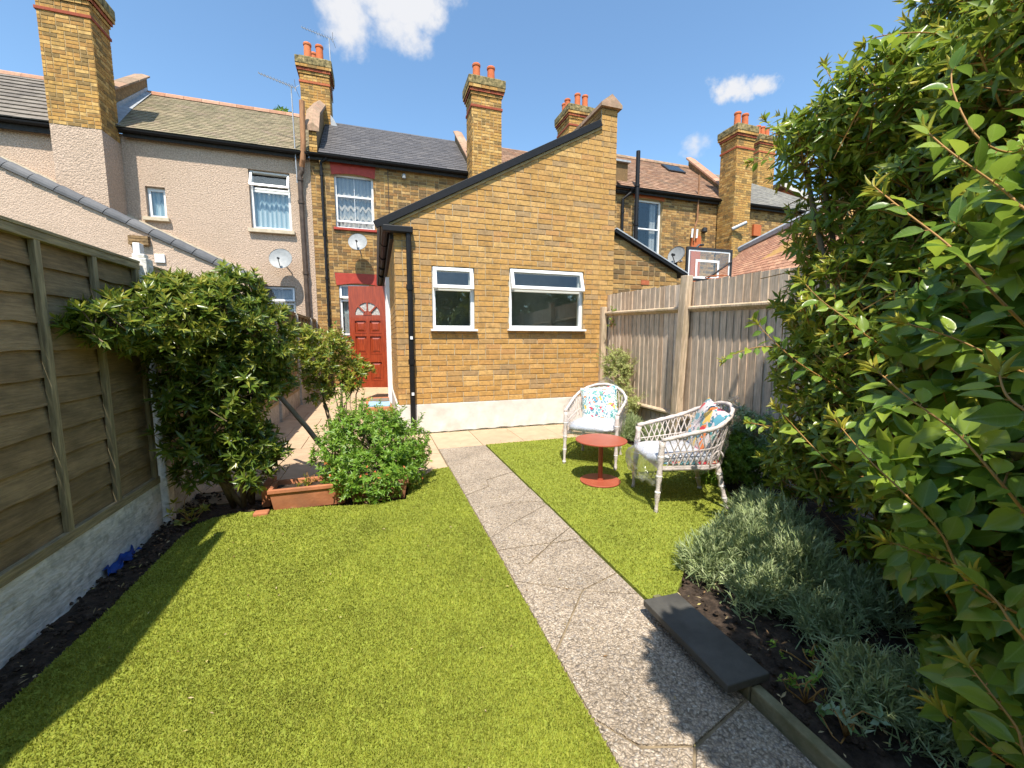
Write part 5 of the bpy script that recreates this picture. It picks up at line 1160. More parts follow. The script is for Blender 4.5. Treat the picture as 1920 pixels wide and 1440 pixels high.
def wicker_chair(label, cx, cy, face, pil, skirt, sd_):
    """local x points out of the front; the armrail curves round the back"""
    t = thing('wicker_chair', label, 'chair', (cx, cy, 0), 'plastic-wrapped wicker armchairs on the lawn')
    fx = Vector((*face, 0)).normalized(); fy = Vector((-fx.y, fx.x, 0)); T = Matrix((( fx.x, fy.x, 0, cx), (fx.y, fy.y, 0, cy), (0, 0, 1, 0), (0, 0, 0, 1)))
    G = lambda x, y, z: T @ Vector((x, y, z))
    def rail(s):      # s in -1..1 round the back; returns top rail point
        a = abs(s); sg = 1 if s > 0 else -1
        if a > .5: k = (a - .5) / .5; x = -.10 + .36 * k; y = .285 - .015 * k; z = .645 - .085 * k
        else: an = a / .5 * math.pi / 2; x = -.10 - .26 * math.cos(an); y = .285 * math.sin(an); z = .645 + .145 * (math.cos(an) ** 1.3 if math.cos(an) > 0 else 0)
        return x, y * sg, z
    def seat(s):
        a = abs(s); sg = 1 if s > 0 else -1
        if a > .5: k = (a - .5) / .5; x = -.08 + .33 * k; y = .235 + .01 * k
        else: an = a / .5 * math.pi / 2; x = -.08 - .18 * math.cos(an); y = .235 * math.sin(an)
        return x, y * sg, .335
    def mix(s, k): a, b_ = rail(s), seat(s); return G(*[a[i] * (1 - k) + b_[i] * k for i in range(3)])
    # feet and legs: knobbly tapered canes
    def leg(p0, p1, top):
        n = 14; pts = []; rr = []
        for i in range(n + 1):
            k = i / n; p = [p0[j] * (1 - k) + p1[j] * k for j in range(3)]; pts.append(G(*p)); rr.append(.0145 + .010 * k + .0035 * math.sin(i * 1.7 + sd_) + (.004 if i == 0 else 0))
        MB().tube(pts, rr, 8).build('leg', 'cane', t, smooth=True)
    leg((.285, .265, 0), (.255, .262, .55), 0); leg((.285, -.265, 0), (.255, -.262, .55), 0); leg((-.285, .215, 0), (-.20, .19, .36), 0); leg((-.285, -.215, 0), (-.20, -.19, .36), 0)
    pts = [G(*rail(-1 + 2 * i / 48)) for i in range(49)]; MB().tube(pts, [.0165 + .003 * math.sin(i * 2.1) for i in range(49)], 8).build('arm_rail', 'cane', t, smooth=True)
    MB().tube([G(*seat(-1 + 2 * i / 40)) for i in range(41)] + [G(.25, .22, .335), G(.25, 0, .335), G(.25, -.22, .335), G(*seat(-1))], .015, 7).build('seat_frame', 'cane', t, smooth=True)
    mb = MB(); n = 30; dsh = .15
    for i in range(n + 1):
        s = -1 + 2 * i / n
        for dd in (-dsh, dsh):
            e_ = s + dd
            if -1 <= e_ <= 1: mb.tube([mix(s + dd * k, k) for k in (0, .25, .5, .75, 1)], .0048, 5, cap=False)
    mb.tube([mix(-1 + 2 * i / 40, .5) for i in range(41)], .005, 5); mb.tube([mix(-1 + 2 * i / 40, .94) for i in range(41)], .010, 5)
    mb.build('woven_lattice', 'cane', t)
    # loops under the arms at the back legs
    for sg in (1, -1): MB().tube([*[G(-.17 + .05 * math.cos(2.8 - 3.0 * q / 9), .245 * sg, .40 + .07 * math.sin(2.8 - 3.6 * q / 9)) for q in range(10)]], .007, 6).build('scroll', 'cane', t, smooth=True)
    # seat cushion: printed sides, pale top
    c = puffy(MB(), T @ Matrix.Translation((.055, 0, .404)), .275, .236, .055, .40, 28, .012, 0, sd_).build('seat_cushion', 'cushion_white', t, smooth=True)
    puffy(MB(), T @ Matrix.Translation((.02, 0, .372)), .255, .240, .028, .42, 28, .006, 0, sd_).build('cushion_side', 'floral_side', c, smooth=True)
    M = T @ Matrix.Translation(pil[0]) @ Matrix.Rotation(R(pil[1]), 4, 'Y') @ Matrix.Rotation(R(pil[2]), 4, 'Z')
    p = MB(); n = 16; vs = []; W_ = .205
    for sg in (1, -1):
        for j in range(n + 1):
            for i in range(n + 1):
                u, v = 2 * i / n - 1, 2 * j / n - 1; th_ = .062 * ((1 - u ** 4) * (1 - v ** 4)) ** .6; pinch = 1 - .07 * (abs(u) ** 2) * (1 - abs(v) ** 2) * 0 - .06 * ((1 - v * v) if abs(u) > .9 else 0) * 1
                vs.append(M @ Vector((u * W_ * (1 - .05 * (1 - v * v)), v * W_ * (1 - .05 * (1 - u * u)), sg * th_)))
    k = (n + 1) ** 2; fs = []
    for q in range(2): fs += [(q * k + j * (n + 1) + i, q * k + j * (n + 1) + i + 1, q * k + (j + 1) * (n + 1) + i + 1, q * k + (j + 1) * (n + 1) + i) for j in range(n) for i in range(n)]
    p.add(vs, fs).build('pillow', pil[3], t, smooth=True)
    # crumpled clear film over back, arms, cushion, legs
    from mathutils import noise
    def film(fn, nu, nv, amp, fsc, name='plastic_wrap', mt='film'):
        vs = []
        for j in range(nv + 1):
            for i in range(nu + 1):
                q = Vector(fn(i / nu, j / nv)); w_ = noise.noise_vector(q * fsc + Vector((sd_ * 3.1, 0, 0))) * amp + noise.noise_vector(q * fsc * 2.7) * amp * .45; vs.append(T @ (q + w_))
        MB().add(vs, [(j * (nu + 1) + i, j * (nu + 1) + i + 1, (j + 1) * (nu + 1) + i + 1, (j + 1) * (nu + 1) + i) for j in range(nv) for i in range(nu)]).build(name, mt, t, smooth=True)
    def back(u, v):
        s = -1 + 2 * u; a, b_ = rail(s), seat(s); k = min(1, v * 1.25); o = .022 + .012 * math.sin(v * 3.1)
        x, y, z = [a[i] * (1 - k) + b_[i] * k for i in range(3)]; z += .028 * (1 - v)
        r_ = math.hypot(x + .02, y); return (x + (x + .02) / r_ * o, y + y / r_ * o, z - max(0, v * 1.25 - 1) * .16)
    film(back, 60, 16, .024, 13)
    def lap(u, v): return (.18 + .155 * math.cos((u - .5) * 2.4) + .07 * math.sin(v * 3) * skirt, -.29 + .58 * u, .455 - v * (.09 + .17 * skirt))
    film(lap, 36, 16, .034, 13, mt='film_thick')
    for sg in (1, -1):
        for (a, b_) in (((.285, .265 * sg, .0), (.255, .262 * sg, .55)), ((-.285, .215 * sg, .0), (-.20, .19 * sg, .36))):
            mb = MB()
            for k in (.03, .28, .55, .8):
                k += random.uniform(-.03, .03); p0 = [a[q] + (b_[q] - a[q]) * k for q in range(3)]; mb.tube([G(p0[0], p0[1], p0[2] - .009), G(p0[0], p0[1], p0[2]), G(p0[0], p0[1], p0[2] + .009)], [.0165 + .010 * k, .0205 + .010 * k, .0165 + .010 * k], 7)
            mb.build('tied_wrap', 'wrap', t, smooth=True, kind='stuff')
    # a gathered tuft of film at the top of the back
    film(lambda u, v: (-.36 - .07 * v + .03 * math.sin(u * 9), -.12 + .24 * u, .76 + .10 * v * math.sin(u * 3.1)), 16, 10, .045, 16, mt='film_thick')
    return t
wicker_chair('wicker armchair wrapped in clear plastic, facing the camera with an upright leaf-print pillow', 2.215, 3.80, (-.68, -.73), ((-.16, -.01, .585), 72, 8, 'floral'), .35, 1)
wicker_chair('wicker armchair wrapped in clear plastic, seen side-on with its back to the hedge', 2.30, 2.62, (-.955, .29), ((-.19, .01, .60), 66, -12, 'floral_pink'), 1.0, 2)

# ---- planters
def trough(label, x0, x1, y0, y1, h, material):
    t = thing('planter', label, 'planter', ((x0 + x1) / 2, (y0 + y1) / 2, 0)); w_ = .018; mb = MB(); tp = .02
    def ring(z, i): return [(x0 + i, y0 + i, z), (x1 - i, y0 + i, z), (x1 - i, y1 - i, z), (x0 + i, y1 - i, z)]
    vs = ring(0, tp) + ring(h - .03, 0) + ring(h - .03, -.012) + ring(h, -.012) + ring(h, w_) + ring(h * .4, w_ + .01)
    fs = [(4 * k + i, 4 * k + (i + 1) % 4, 4 * k + 4 + (i + 1) % 4, 4 * k + 4 + i) for k in range(5) for i in range(4)] + [(3, 2, 1, 0)]
    mb.add(vs, fs).build('trough', material, t, bevel=.004)
    MB().box((x0 + w_ + .004, y0 + w_ + .004, .02), (x1 - w_ - .004, y1 - w_ - .004, h - .035)).build('potting_soil', 'soil', t); return t
trough('long terracotta trough with bare soil, standing at the edge of the lawn', -.80, -.26, 3.37, 3.60, .175, 'terracotta')
mat('dark_terracotta', [(.20, .085, .045), (.27, .12, .06)], .85, False, .2, 8, stain=(6, (.12, .09, .05), .5))
trough('darker brown trough overgrown by the bright green shrub', -.235, .20, 3.33, 3.58, .165, 'dark_terracotta')
bk = MB().box((-.885, 3.50, 0), (-.825, 3.75, .17)); tag(bk.build('brick_block', 'terracotta', None, bevel=.006), 'brick-coloured block against the left end of the trough', 'block')
bk = MB().box((-.90, 3.30, 0), (-.80, 3.37, .035)); tag(bk.build('brick_fragment', 'terracotta', None, bevel=.01), 'broken terracotta piece lying before the left trough', 'brick')
sk = MB().tube([(-.37, 3.97, .12), (-.62, 4.04, .50), (-1.12, 4.20, 1.16)], [.024, .022, .019], 10); tag(sk.build('wooden_pole', 'wood_stick', None, smooth=True), 'grey wooden pole leaning from the shrub down behind the planter', 'pole')

# ================================================================== PLANTS
def limbs(parent, starts, targets, r0, r1, material='bark', name='branch', n=7, wob=.05):
    mb = MB()
    for k, tg in enumerate(targets):
        s = Vector(starts[k % len(starts)]); e = Vector(tg); m_ = (s + e) / 2 + Vector((random.uniform(-.1, .1), random.uniform(-.1, .1), random.uniform(0, .15)))
        pts = []
        for i in range(n + 1):
            t = i / n; p = s * (1 - t) ** 2 + m_ * 2 * t * (1 - t) + e * t * t; pts.append(p + Vector((random.uniform(-wob, wob), random.uniform(-wob, wob), random.uniform(-wob, wob))) * (.3 if 0 < i else 0))
        mb.tube(pts, [r0 + (r1 - r0) * i / n for i in range(n + 1)], 6)
    return mb.build(name, material, parent, smooth=True)
def twigs(parent, P, A, L_, r, material, name='twigs', frac=.5):
    n = len(P); k = rng.random(n) < frac; P, A = P[k], norm(A[k]); d = norm(A + rng.normal(size=A.shape) * .25)
    s = -d
    for q in range(2): leaves(name, P, s, rng.normal(size=P.shape), L_ * (.6 + .6 * rng.random(len(P))), r, material, parent, (np.array([[0, -.5, 0], [0, .5, 0], [1, .5, 0], [1, -.5, 0]]), np.array([[0, 1, 2], [0, 2, 3]])))

# -- big left shrub
sh = thing('shrub', 'large dark glossy evergreen shrub with golden tips against the left fence', 'shrub', (-1.1, 3.55, 0))
SB = [((-1.30, 3.32, 1.40), (.32, .30, .26)), ((-1.06, 3.45, 1.45), (.32, .32, .26)), ((-.84, 3.55, 1.32), (.24, .26, .27)), ((-1.40, 3.02, 1.40), (.15, .30, .15)), ((-1.38, 2.76, 1.38), (.10, .18, .09)), ((-1.18, 3.45, 1.08), (.26, .26, .24)), ((-1.00, 3.5, .98), (.27, .28, .28)), ((-.82, 3.6, 1.08), (.19, .2, .2)),
      ((-1.12, 3.5, .64), (.24, .22, .20)), ((-.94, 3.5, .52), (.17, .2, .17)), ((-1.32, 3.36, .60), (.15, .14, .14)), ((-1.28, 3.38, .88), (.18, .18, .18)), ((-1.22, 3.44, .36), (.16, .14, .10)), ((-.96, 3.52, 1.68), (.17, .18, .13)), ((-1.25, 3.4, 1.62), (.2, .2, .10)), ((-.90, 3.44, .30), (.11, .13, .11)), ((-.80, 3.55, .42), (.10, .1, .12))]
P, A, f = blob_points(SB, 1900, .5, 1.17); ax = norm(A + np.array([0, -.15, .55]) + rng.normal(size=P.shape) * .35)
ok = (P[:, 2] > .05) & (P[:, 0] > -1.72)
ok &= ~((P[:, 0] < -1.44) & (P[:, 2] < 1.25)); P, ax, f = P[ok], ax[ok], f[ok]
rosettes('foliage', P, ax, 8, .072, .023, 'leaf_shrub', sh, 1.05)
top = (P[:, 2] > 1.1) & (f > .88) & (rng.random(len(P)) < .75)
rosettes('golden_tips', P[top] + ax[top] * .025, ax[top], 6, .050, .015, 'leaf_gold', sh, .75)
limbs(sh, [(-1.02, 3.56, 0), (-1.10, 3.60, 0), (-.98, 3.62, 0)], [(-1.28, 3.42, .55), (-1.2, 3.4, 1.1), (-.98, 3.5, 1.2), (-.82, 3.58, 1.1), (-1.35, 3.2, 1.30), (-.9, 3.5, .5), (-1.05, 3.45, 1.5), (-1.3, 3.4, 1.4)], .022, .008)
twigs(sh, P, ax, .14, .006, 'bark')
limbs(sh, [(-1.33, 3.25, 1.28), (-1.3, 3.3, 1.22)], [(-1.39, 2.75, 1.38), (-1.38, 2.95, 1.42)], .009, .004, wob=.02)
# -- airy yellow-green shrub behind the planter
s2 = thing('shrub', 'airy yellow-green shrub with thin stems in front of the side passage', 'shrub', (-.42, 4.1, 0))
SB2 = [((-.54, 4.10, 1.08), (.20, .18, .20)), ((-.42, 4.15, 1.26), (.17, .15, .13)), ((-.30, 4.15, 1.08), (.16, .14, .15)), ((-.62, 4.1, 1.28), (.16, .14, .14)), ((-.26, 4.1, .88), (.10, .1, .10)), ((-.50, 4.1, .85), (.12, .12, .12)), ((-.12, 4.15, 1.02), (.09, .08, .08))]
P, A, f = blob_points(SB2, 420, .3, 1.1); ax = norm(A * .6 + np.array([0, -.1, .7]) + rng.normal(size=P.shape) * .4)
rosettes('foliage', P, ax, 6, .055, .017, 'leaf_gold', s2, 1.0); rosettes('foliage', P[:240] + rng.normal(size=(240, 3)) * .03, ax[:240], 6, .05, .017, 'leaf_shrub', s2, 1.1)
limbs(s2, [(-.36, 3.95, .12), (-.30, 3.92, .12), (-.42, 4.0, .05)], [p[0] for p in SB2] + [(-.4, 4.1, .9), (-.2, 4.1, .95)], .010, .004, wob=.06)
# -- bright shrub in the planter
s3 = thing('shrub', 'bright green bushy shrub with orange-tinged flowers spilling over the planter', 'shrub', (-.05, 3.6, .1))
PB = [((-.14, 3.72, .46), (.26, .24, .22)), ((-.34, 3.62, .34), (.17, .15, .15)), ((.12, 3.74, .36), (.24, .24, .20)), ((-.08, 3.46, .22), (.30, .20, .15)), ((.20, 3.60, .20), (.18, .18, .15)), ((-.27, 3.85, .52), (.14, .12, .12)), ((.05, 3.8, .50), (.18, .16, .13)), ((.30, 3.75, .26), (.12, .12, .10)), ((-.06, 3.34, .12), (.22, .10, .09))]
P, A, f = blob_points(PB, 2300, .6, 1.28); ax = norm(A + np.array([0, -.1, .6]) + rng.normal(size=P.shape) * .4); ok = P[:, 2] > .03; P, ax = P[ok], ax[ok]
rosettes('foliage', P, ax, 7, .038, .013, 'leaf_bright', s3, 1.1)
q_ = []
for i in range(46):
    b_ = PB[random.randrange(len(PB))]; a_ = random.uniform(0, 6.28); c0 = Vector(b_[0]) + Vector((b_[1][0] * .8 * math.cos(a_), b_[1][1] * .8 * math.sin(a_), b_[1][2] * .7)); d_ = (Vector((math.cos(a_) * .6, math.sin(a_) * .6 - .1, 1.0)) + Vector([random.gauss(0, .3) for _ in range(3)])).normalized()
    for t_ in range(7): q_.append((*(c0 + d_ * (.025 * t_)), *d_))
q_ = np.array(q_); rosettes('foliage', q_[:, :3], q_[:, 3:] + rng.normal(size=(len(q_), 3)) * .25, 4, .036, .014, 'leaf_bright', s3, 1.0)
k = rng.random(len(P)) < .05; rosettes('flowers', P[k & (P[:, 2] < .33)] + ax[k & (P[:, 2] < .33)] * .02, ax[k & (P[:, 2] < .33)], 5, .014, .010, 'pot', s3, 1.3)
limbs(s3, [(-.1, 3.5, .12), (.05, 3.5, .12)], [p[0] for p in PB] + [(-.33, 3.85, .78), (-.36, 3.8, .70), (-.25, 3.9, .8), (-.15, 3.95, .76)], .009, .003, wob=.05)
for cx, cy, cz in ((-.33, 3.85, .78), (-.36, 3.8, .68), (-.24, 3.9, .78), (-.14, 3.95, .72)):
    q = np.array([cx, cy, cz]) + rng.normal(size=(10, 3)) * [.03, .03, .07]; rosettes('foliage', q, np.tile([[0, 0, 1.]], (10, 1)) + rng.normal(size=(10, 3)) * .5, 4, .035, .014, 'leaf_bright', s3, 1.1)
# weeds: small leafy plants in the left bed, the bare trough, the right bed
def weed(label, x, y, z, n, r, L_, material, h=.08):
    t = thing('small_plant', label, 'plant', (x, y, z)); q = np.array([x, y, z]) + np.abs(rng.normal(size=(n, 3))) * [0, 0, h] + rng.normal(size=(n, 3)) * [r, r, 0]
    rosettes('leaves', q, np.tile([[0, 0, 1.]], (n, 1)) + rng.normal(size=(n, 3)) * .5, 5, L_, L_ * .45, material, t, 1.1)
    limbs(t, [(x, y, z - .02)], [tuple(v) for v in q[:min(n, 8)]], .003, .0015, 'shoot', 'stem', 3, .01)
weed('yellowish weed growing from the soil beside the concrete fence post', -1.30, 3.36, .02, 14, .05, .05, 'leaf_gold')
weed('few small shoots in the bare soil of the terracotta trough', -.55, 3.50, .15, 9, .06, .035, 'leaf_gold', .03)
weed('small seedling in the soil right of the slate slab', 1.42, .93, .02, 6, .03, .032, 'leaf_bright', .05)
weed('pale green seedling close to the edging, nearest to the camera', 1.42, .80, .02, 8, .03, .040, 'leaf_pale', .04)
weed('green sprig clinging to the top of the right fence by the house corner', 3.39, 5.45, 1.50, 10, .04, .045, 'leaf_bright', .10)
weed('tiny low weeds under the lavender', 1.60, 1.02, .02, 12, .08, .025, 'leaf_bright', .03)

# -- lavender: stems fanning out of mounds, narrow grey leaves
def lavender(label, mounds, per_m, L_=.030, wd=.0042):
    t = thing('lavender', label, 'lavender', (mounds[0][0], mounds[0][1], 0)); B, D_, U, S0, S1 = [], [], [], [], []
    for cx, cy, r, h in mounds:
        n = int(per_m * (r / .25) ** 2)
        th_ = rng.random(n) * 6.283; rr = np.sqrt(rng.random(n)); el_ = rr
        tip = np.stack([cx + r * rr * np.cos(th_) * 1.05, cy + r * rr * np.sin(th_) * 1.05, h * (1 - .62 * rr ** 2.2) * (.82 + .3 * rng.random(n))], 1)
        root = np.stack([cx + r * .45 * rr * np.cos(th_), cy + r * .45 * rr * np.sin(th_), np.full(n, .02)], 1)
        ax = norm(tip - root + rng.normal(size=(n, 3)) * .05); S0.append(tip); S1.append(ax)
        for k in range(15):
            b_ = tip - ax * (k * .013)[..., None] if False else tip - ax * (k * .0125)
            sp = .35 + .06 * k; a = rng.random(n) * 6.283; t1 = norm(np.cross(ax, rng.normal(size=(n, 3)))); 
            d = ax * math.cos(sp) + t1 * math.sin(sp); B.append(b_); D_.append(d); U.append(np.cross(d, t1) + rng.normal(size=(n, 3)) * .4)
    B, D_, U = map(np.concatenate, (B, D_, U)); leaves('leaves', B, D_, U, L_ * (.7 + .6 * rng.random(len(B))), wd, 'leaf_lav', t, T_BEND)
    S0, S1 = np.concatenate(S0), np.concatenate(S1)
    leaves('stems', S0, -S1, rng.normal(size=S0.shape), .22, .004, 'leaf_lav', t, (np.array([[0, -.5, 0], [0, .5, 0], [1, .5, 0], [1, -.5, 0]]), np.array([[0, 1, 2], [0, 2, 3]])))
    return t
lavender('large grey-green lavender mound spreading behind the slate slab', [(1.70, 1.68, .17, .24), (1.95, 1.70, .23, .30), (1.75, 1.40, .17, .22), (2.05, 1.45, .25, .31), (2.3, 1.75, .27, .32), (1.84, 1.17, .15, .19), (2.45, 2.0, .22, .28), (2.15, 1.2, .2, .22)], 330, .036, .0062)
lavender('smaller lavender plant near the camera, at the foot of the tall bush', [(1.62, .86, .135, .19), (1.78, .80, .12, .18), (1.70, .70, .10, .14)], 480, .036, .0058)
lavender('low grey-green tuft at the foot of the conifer beside the first chair', [(3.05, 4.40, .24, .34), (3.25, 4.2, .2, .26)], 420, .035, .006)

# -- conifer-like shrub in the corner, and the mixed shrubs along the right fence
s4 = thing('conifer', 'young yellow-green conifer in the corner between the brick wall and the right fence', 'conifer', (3.2, 4.9, 0))
CB_ = [((3.18, 4.92, .50), (.21, .22, .22)), ((3.12, 4.80, .30), (.24, .22, .2)), ((3.20, 4.95, .80), (.19, .17, .2)), ((3.22, 4.95, 1.02), (.12, .12, .15)), ((3.08, 4.98, .95), (.08, .08, .14)), ((3.30, 4.9, .9), (.08, .1, .18)), ((3.15, 4.62, .45), (.18, .16, .12))]
P, A, f = blob_points(CB_, 1500, .45, 1.12); ax = norm(A * .8 + np.array([-.1, -.2, .55]) + rng.normal(size=P.shape) * .35)
rosettes('foliage', P, ax, 9, .034, .0085, 'leaf_conifer', s4, .95, T_SMALL)
q_ = []
for i in range(60):
    b_ = CB_[random.randrange(len(CB_))]; a_ = random.uniform(0, 6.28); c0 = Vector(b_[0]) + Vector((b_[1][0] * .7 * math.cos(a_), b_[1][1] * .7 * math.sin(a_), b_[1][2] * random.uniform(-.3, .7))); d_ = Vector((math.cos(a_), math.sin(a_), random.uniform(.2, 1.3))).normalized()
    for t_ in range(9): q_.append((*(c0 + d_ * (.022 * t_)), *d_))
q_ = np.array(q_); rosettes('sprays', q_[:, :3], q_[:, 3:] + rng.normal(size=(len(q_), 3)) * .2, 6, .026, .007, 'leaf_conifer', s4, 1.0); limbs(s4, [(3.2, 4.9, 0)], [c[0] for c in CB_] + [(3.2, 4.95, 1.1)], .012, .004)
s5 = thing('shrub', 'rounded green shrub behind the side-on chair', 'shrub', (3.0, 2.85, 0))
HB = [((2.98, 2.80, .26), (.24, .24, .22)), ((2.86, 2.86, .14), (.18, .18, .14)), ((3.10, 2.62, .22), (.2, .2, .2)), ((3.12, 3.0, .3), (.2, .24, .22))]
P, A, f = blob_points(HB, 1500, .6, 1.08); ax = norm(A + np.array([0, -.1, .5]) + rng.normal(size=P.shape) * .4); rosettes('foliage', P, ax, 7, .036, .014, 'leaf_bright', s5, 1.1); limbs(s5, [(3., 2.85, 0)], [c[0] for c in HB], .012, .004)
s6 = thing('shrub', 'pale grey-green shrub rising behind the side-on chair against the fence', 'shrub', (3.2, 3.0, 0))
HB2 = [((3.18, 2.92, .55), (.18, .20, .13)), ((3.22, 2.70, .50), (.16, .18, .14)), ((3.15, 3.15, .42), (.18, .18, .14)), ((3.25, 2.45, .38), (.15, .2, .16))]
P, A, f = blob_points(HB2, 700, .5, 1.1); ax = norm(A * .5 + np.array([0, -.1, .8]) + rng.normal(size=P.shape) * .35); rosettes('foliage', P, ax, 8, .045, .010, 'leaf_pale', s6, .9); limbs(s6, [(3.2, 2.9, 0)], [c[0] for c in HB2], .010, .003)

# -- the tall bush filling the right of the picture
bu = thing('tall_bush', 'tall leafy green bush with amber shoots filling the right side of the garden', 'bush', (2.9, 1.4, 0))
BB = [((2.57, 2.04, 2.61), .11), ((2.60, 1.89, 2.47), .24), ((2.70, 1.60, 2.56), .33), ((3.27, 1.54, 2.9), .36), ((2.88, 1.84, 2.02), .34), ((2.90, 2.04, 1.56), .24), ((2.80, 1.97, 1.10), .26), ((2.72, 1.44, 1.4), .46), ((2.73, 1.19, 2.01), .40),
      ((2.34, .94, 1.33), .32), ((2.65, 1.59, .70), .38), ((2.62, 1.82, .52), .24), ((2.25, 1.0, .83), .34), ((2.02, .76, .55), .25), ((2.36, 1.14, .30), .24), ((1.84, .62, .24), .19), ((2.55, .95, 2.45), .34), ((2.35, .45, 1.9), .36), ((2.2, .3, 1.4), .38),
      ((2.0, .25, .75), .35), ((3.0, .7, 1.6), .5), ((2.9, .6, .7), .5), ((2.72, 1.5, 2.55), .28), ((3.0, 1.35, 3.0), .32), ((2.2, .75, 1.72), .26), ((3.05, 1.7, 2.3), .34), ((3.1, 1.2, 2.4), .4), ((3.15, 1.5, 1.7), .35), ((3.05, 1.85, 1.3), .3), ((3.0, 1.0, 2.9), .35), ((2.75, .75, 2.8), .3)]
SHADE = [((.80, -.33, 2.2), (.26, .46, .22)), ((.84, -.62, 2.15), (.25, .40, .22))]
SHADE2 = [((1.28, -.30, 2.15), (.32, .45, .30)), ((1.60, -.15, 1.75), (.32, .35, .30)), ((1.55, -.35, 1.1), (.40, .40, .45)), ((1.9, -.35, .7), .45), ((1.95, -.1, 1.5), .3)]
P, A, f = blob_points(BB, 9800, .55, 1.08)
ok = (P[:, 2] > .03) & (P[:, 0] < 3.42); P, A, f = P[ok], A[ok], f[ok]; ax = norm(A + np.array([-.1, -.15, .35]) + rng.normal(size=P.shape) * .45)
dist = np.linalg.norm(P - np.array([0, 0, 1.3]), axis=1); near = dist < 2.35; thin_ = ~near | (rng.random(len(P)) < .72); P, ax, f, near = P[thin_], ax[thin_], f[thin_], near[thin_]
rosettes('foliage', P[near], ax[near], 5, .104, .054, 'leaf_big', bu, 1.25, T_BIG, uv=True)
rosettes('foliage', P[~near], ax[~near], 5, .078, .027, 'leaf_bush', bu, 1.2, T_SMALL)
twigs(bu, P, ax, .22, .006, 'shoot', frac=.55)
Pa, Aa, _ = blob_points(SHADE, 2200, .3, 1.1); Pb, Ab, _ = blob_points(SHADE2, 1500, .4, 1.1); P2, A2 = np.concatenate([Pa, Pb]), np.concatenate([Aa, Ab]); ax2 = norm(A2 + rng.normal(size=P2.shape) * .5); ang_ = np.degrees(np.arctan2(P2[:, 0], P2[:, 1])) - 18.35; ok = (ang_ > 54) | (ang_ < -200)
rosettes('foliage', P2[ok], ax2[ok], 5, .085, .044, 'leaf_bush', bu, 1.2, T_SMALL)
tipk = (f > .95) & (rng.random(len(P)) < .26); rosettes('fresh_tips', P[tipk] + ax[tipk] * .05, ax[tipk], 5, .048, .013, 'leaf_tip', bu, .6)
limbs(bu, [(2.7, 1.3, 0), (2.9, 1.5, 0), (2.6, 1.0, 0), (2.8, .8, 0)], [b_[0] for b_ in BB if b_[0][2] > .6] + [(1.7, .0, 1.7), (1.3, -.3, 2.1), (.85, -.4, 2.2), (1.6, -.2, 1.2)], .030, .010)
# arching shoots with large single leaves
SHOOTS = [[(1.62, .50, 1.26), (1.48, .52, 1.30), (1.39, .56, 1.39), (1.36, .64, 1.52), (1.37, .75, 1.64), (1.41, .86, 1.75)], [(1.60, .42, .80), (1.39, .44, .87), (1.33, .5, .98), (1.35, .59, 1.07), (1.35, .7, 1.15), (1.38, .81, 1.23)],
 [(1.7, .50, .52), (1.5, .59, .64), (1.49, .66, .76), (1.45, .74, .86), (1.52, .88, .92), (1.58, 1.03, 1.02)], [(1.45, .32, .60), (1.26, .37, .66), (1.20, .40, .72), (1.21, .44, .76), (1.23, .49, .78)], [(1.9, .6, 1.9), (1.74, .66, 1.88), (1.65, .67, 1.80), (1.56, .71, 1.84), (1.57, .78, 2.0), (1.64, .82, 2.12)],
 [(1.8, .5, 1.5), (1.57, .57, 1.58), (1.55, .65, 1.69), (1.5, .73, 1.8), (1.55, .83, 1.92)], [(1.4, .33, 1.0), (1.20, .39, 1.09), (1.16, .40, 1.15), (1.18, .45, 1.19), (1.24, .49, 1.24)], [(1.5, .3, .34), (1.24, .36, .44), (1.25, .40, .49), (1.27, .45, .52), (1.35, .53, .52)],
 [(2.4, 1.2, 1.2), (2.21, 1.28, 1.29), (2.09, 1.33, 1.39), (2.03, 1.42, 1.49), (1.99, 1.5, 1.6)], [(2.5, 1.5, .95), (2.33, 1.53, 1.06), (2.17, 1.6, 1.17), (2.08, 1.69, 1.29), (2.03, 1.78, 1.41)], [(2.8, 1.6, 2.4), (2.71, 1.68, 2.52), (2.57, 1.73, 2.61), (2.55, 1.82, 2.79), (2.56, 1.88, 2.91)],
 [(2.2, 1.15, .55), (2.09, 1.25, .65), (1.95, 1.31, .77), (1.94, 1.43, .87), (1.84, 1.47, .98)], [(2.7, 1.3, 2.7), (2.54, 1.34, 2.72), (2.4, 1.38, 2.72), (2.37, 1.5, 2.77), (2.31, 1.52, 2.73)], [(3.05, 2.1, 2.65), (2.95, 2.2, 2.76), (2.87, 2.28, 2.83), (2.82, 2.41, 2.85), (2.76, 2.44, 2.91)],
 [(1.9, .55, 1.1), (1.72, .62, 1.2), (1.66, .75, 1.30), (1.62, .88, 1.36)], [(2.0, .7, .45), (1.80, .72, .55), (1.68, .78, .60), (1.62, .86, .62)], [(1.75, .42, 1.62), (1.62, .50, 1.70), (1.55, .60, 1.76)], [(1.7, .4, .15), (1.48, .46, .24), (1.40, .50, .30), (1.38, .58, .33)],
 [(2.9, 2.2, 2.5), (2.75, 2.32, 2.58), (2.62, 2.42, 2.58)], [(2.85, 2.1, 1.2), (2.6, 2.15, 1.25), (2.45, 2.22, 1.22), (2.36, 2.3, 1.15)], [(2.75, 2.0, .7), (2.5, 2.0, .72), (2.38, 2.08, .74)]]
tv, tf = T_BIG; LM = []
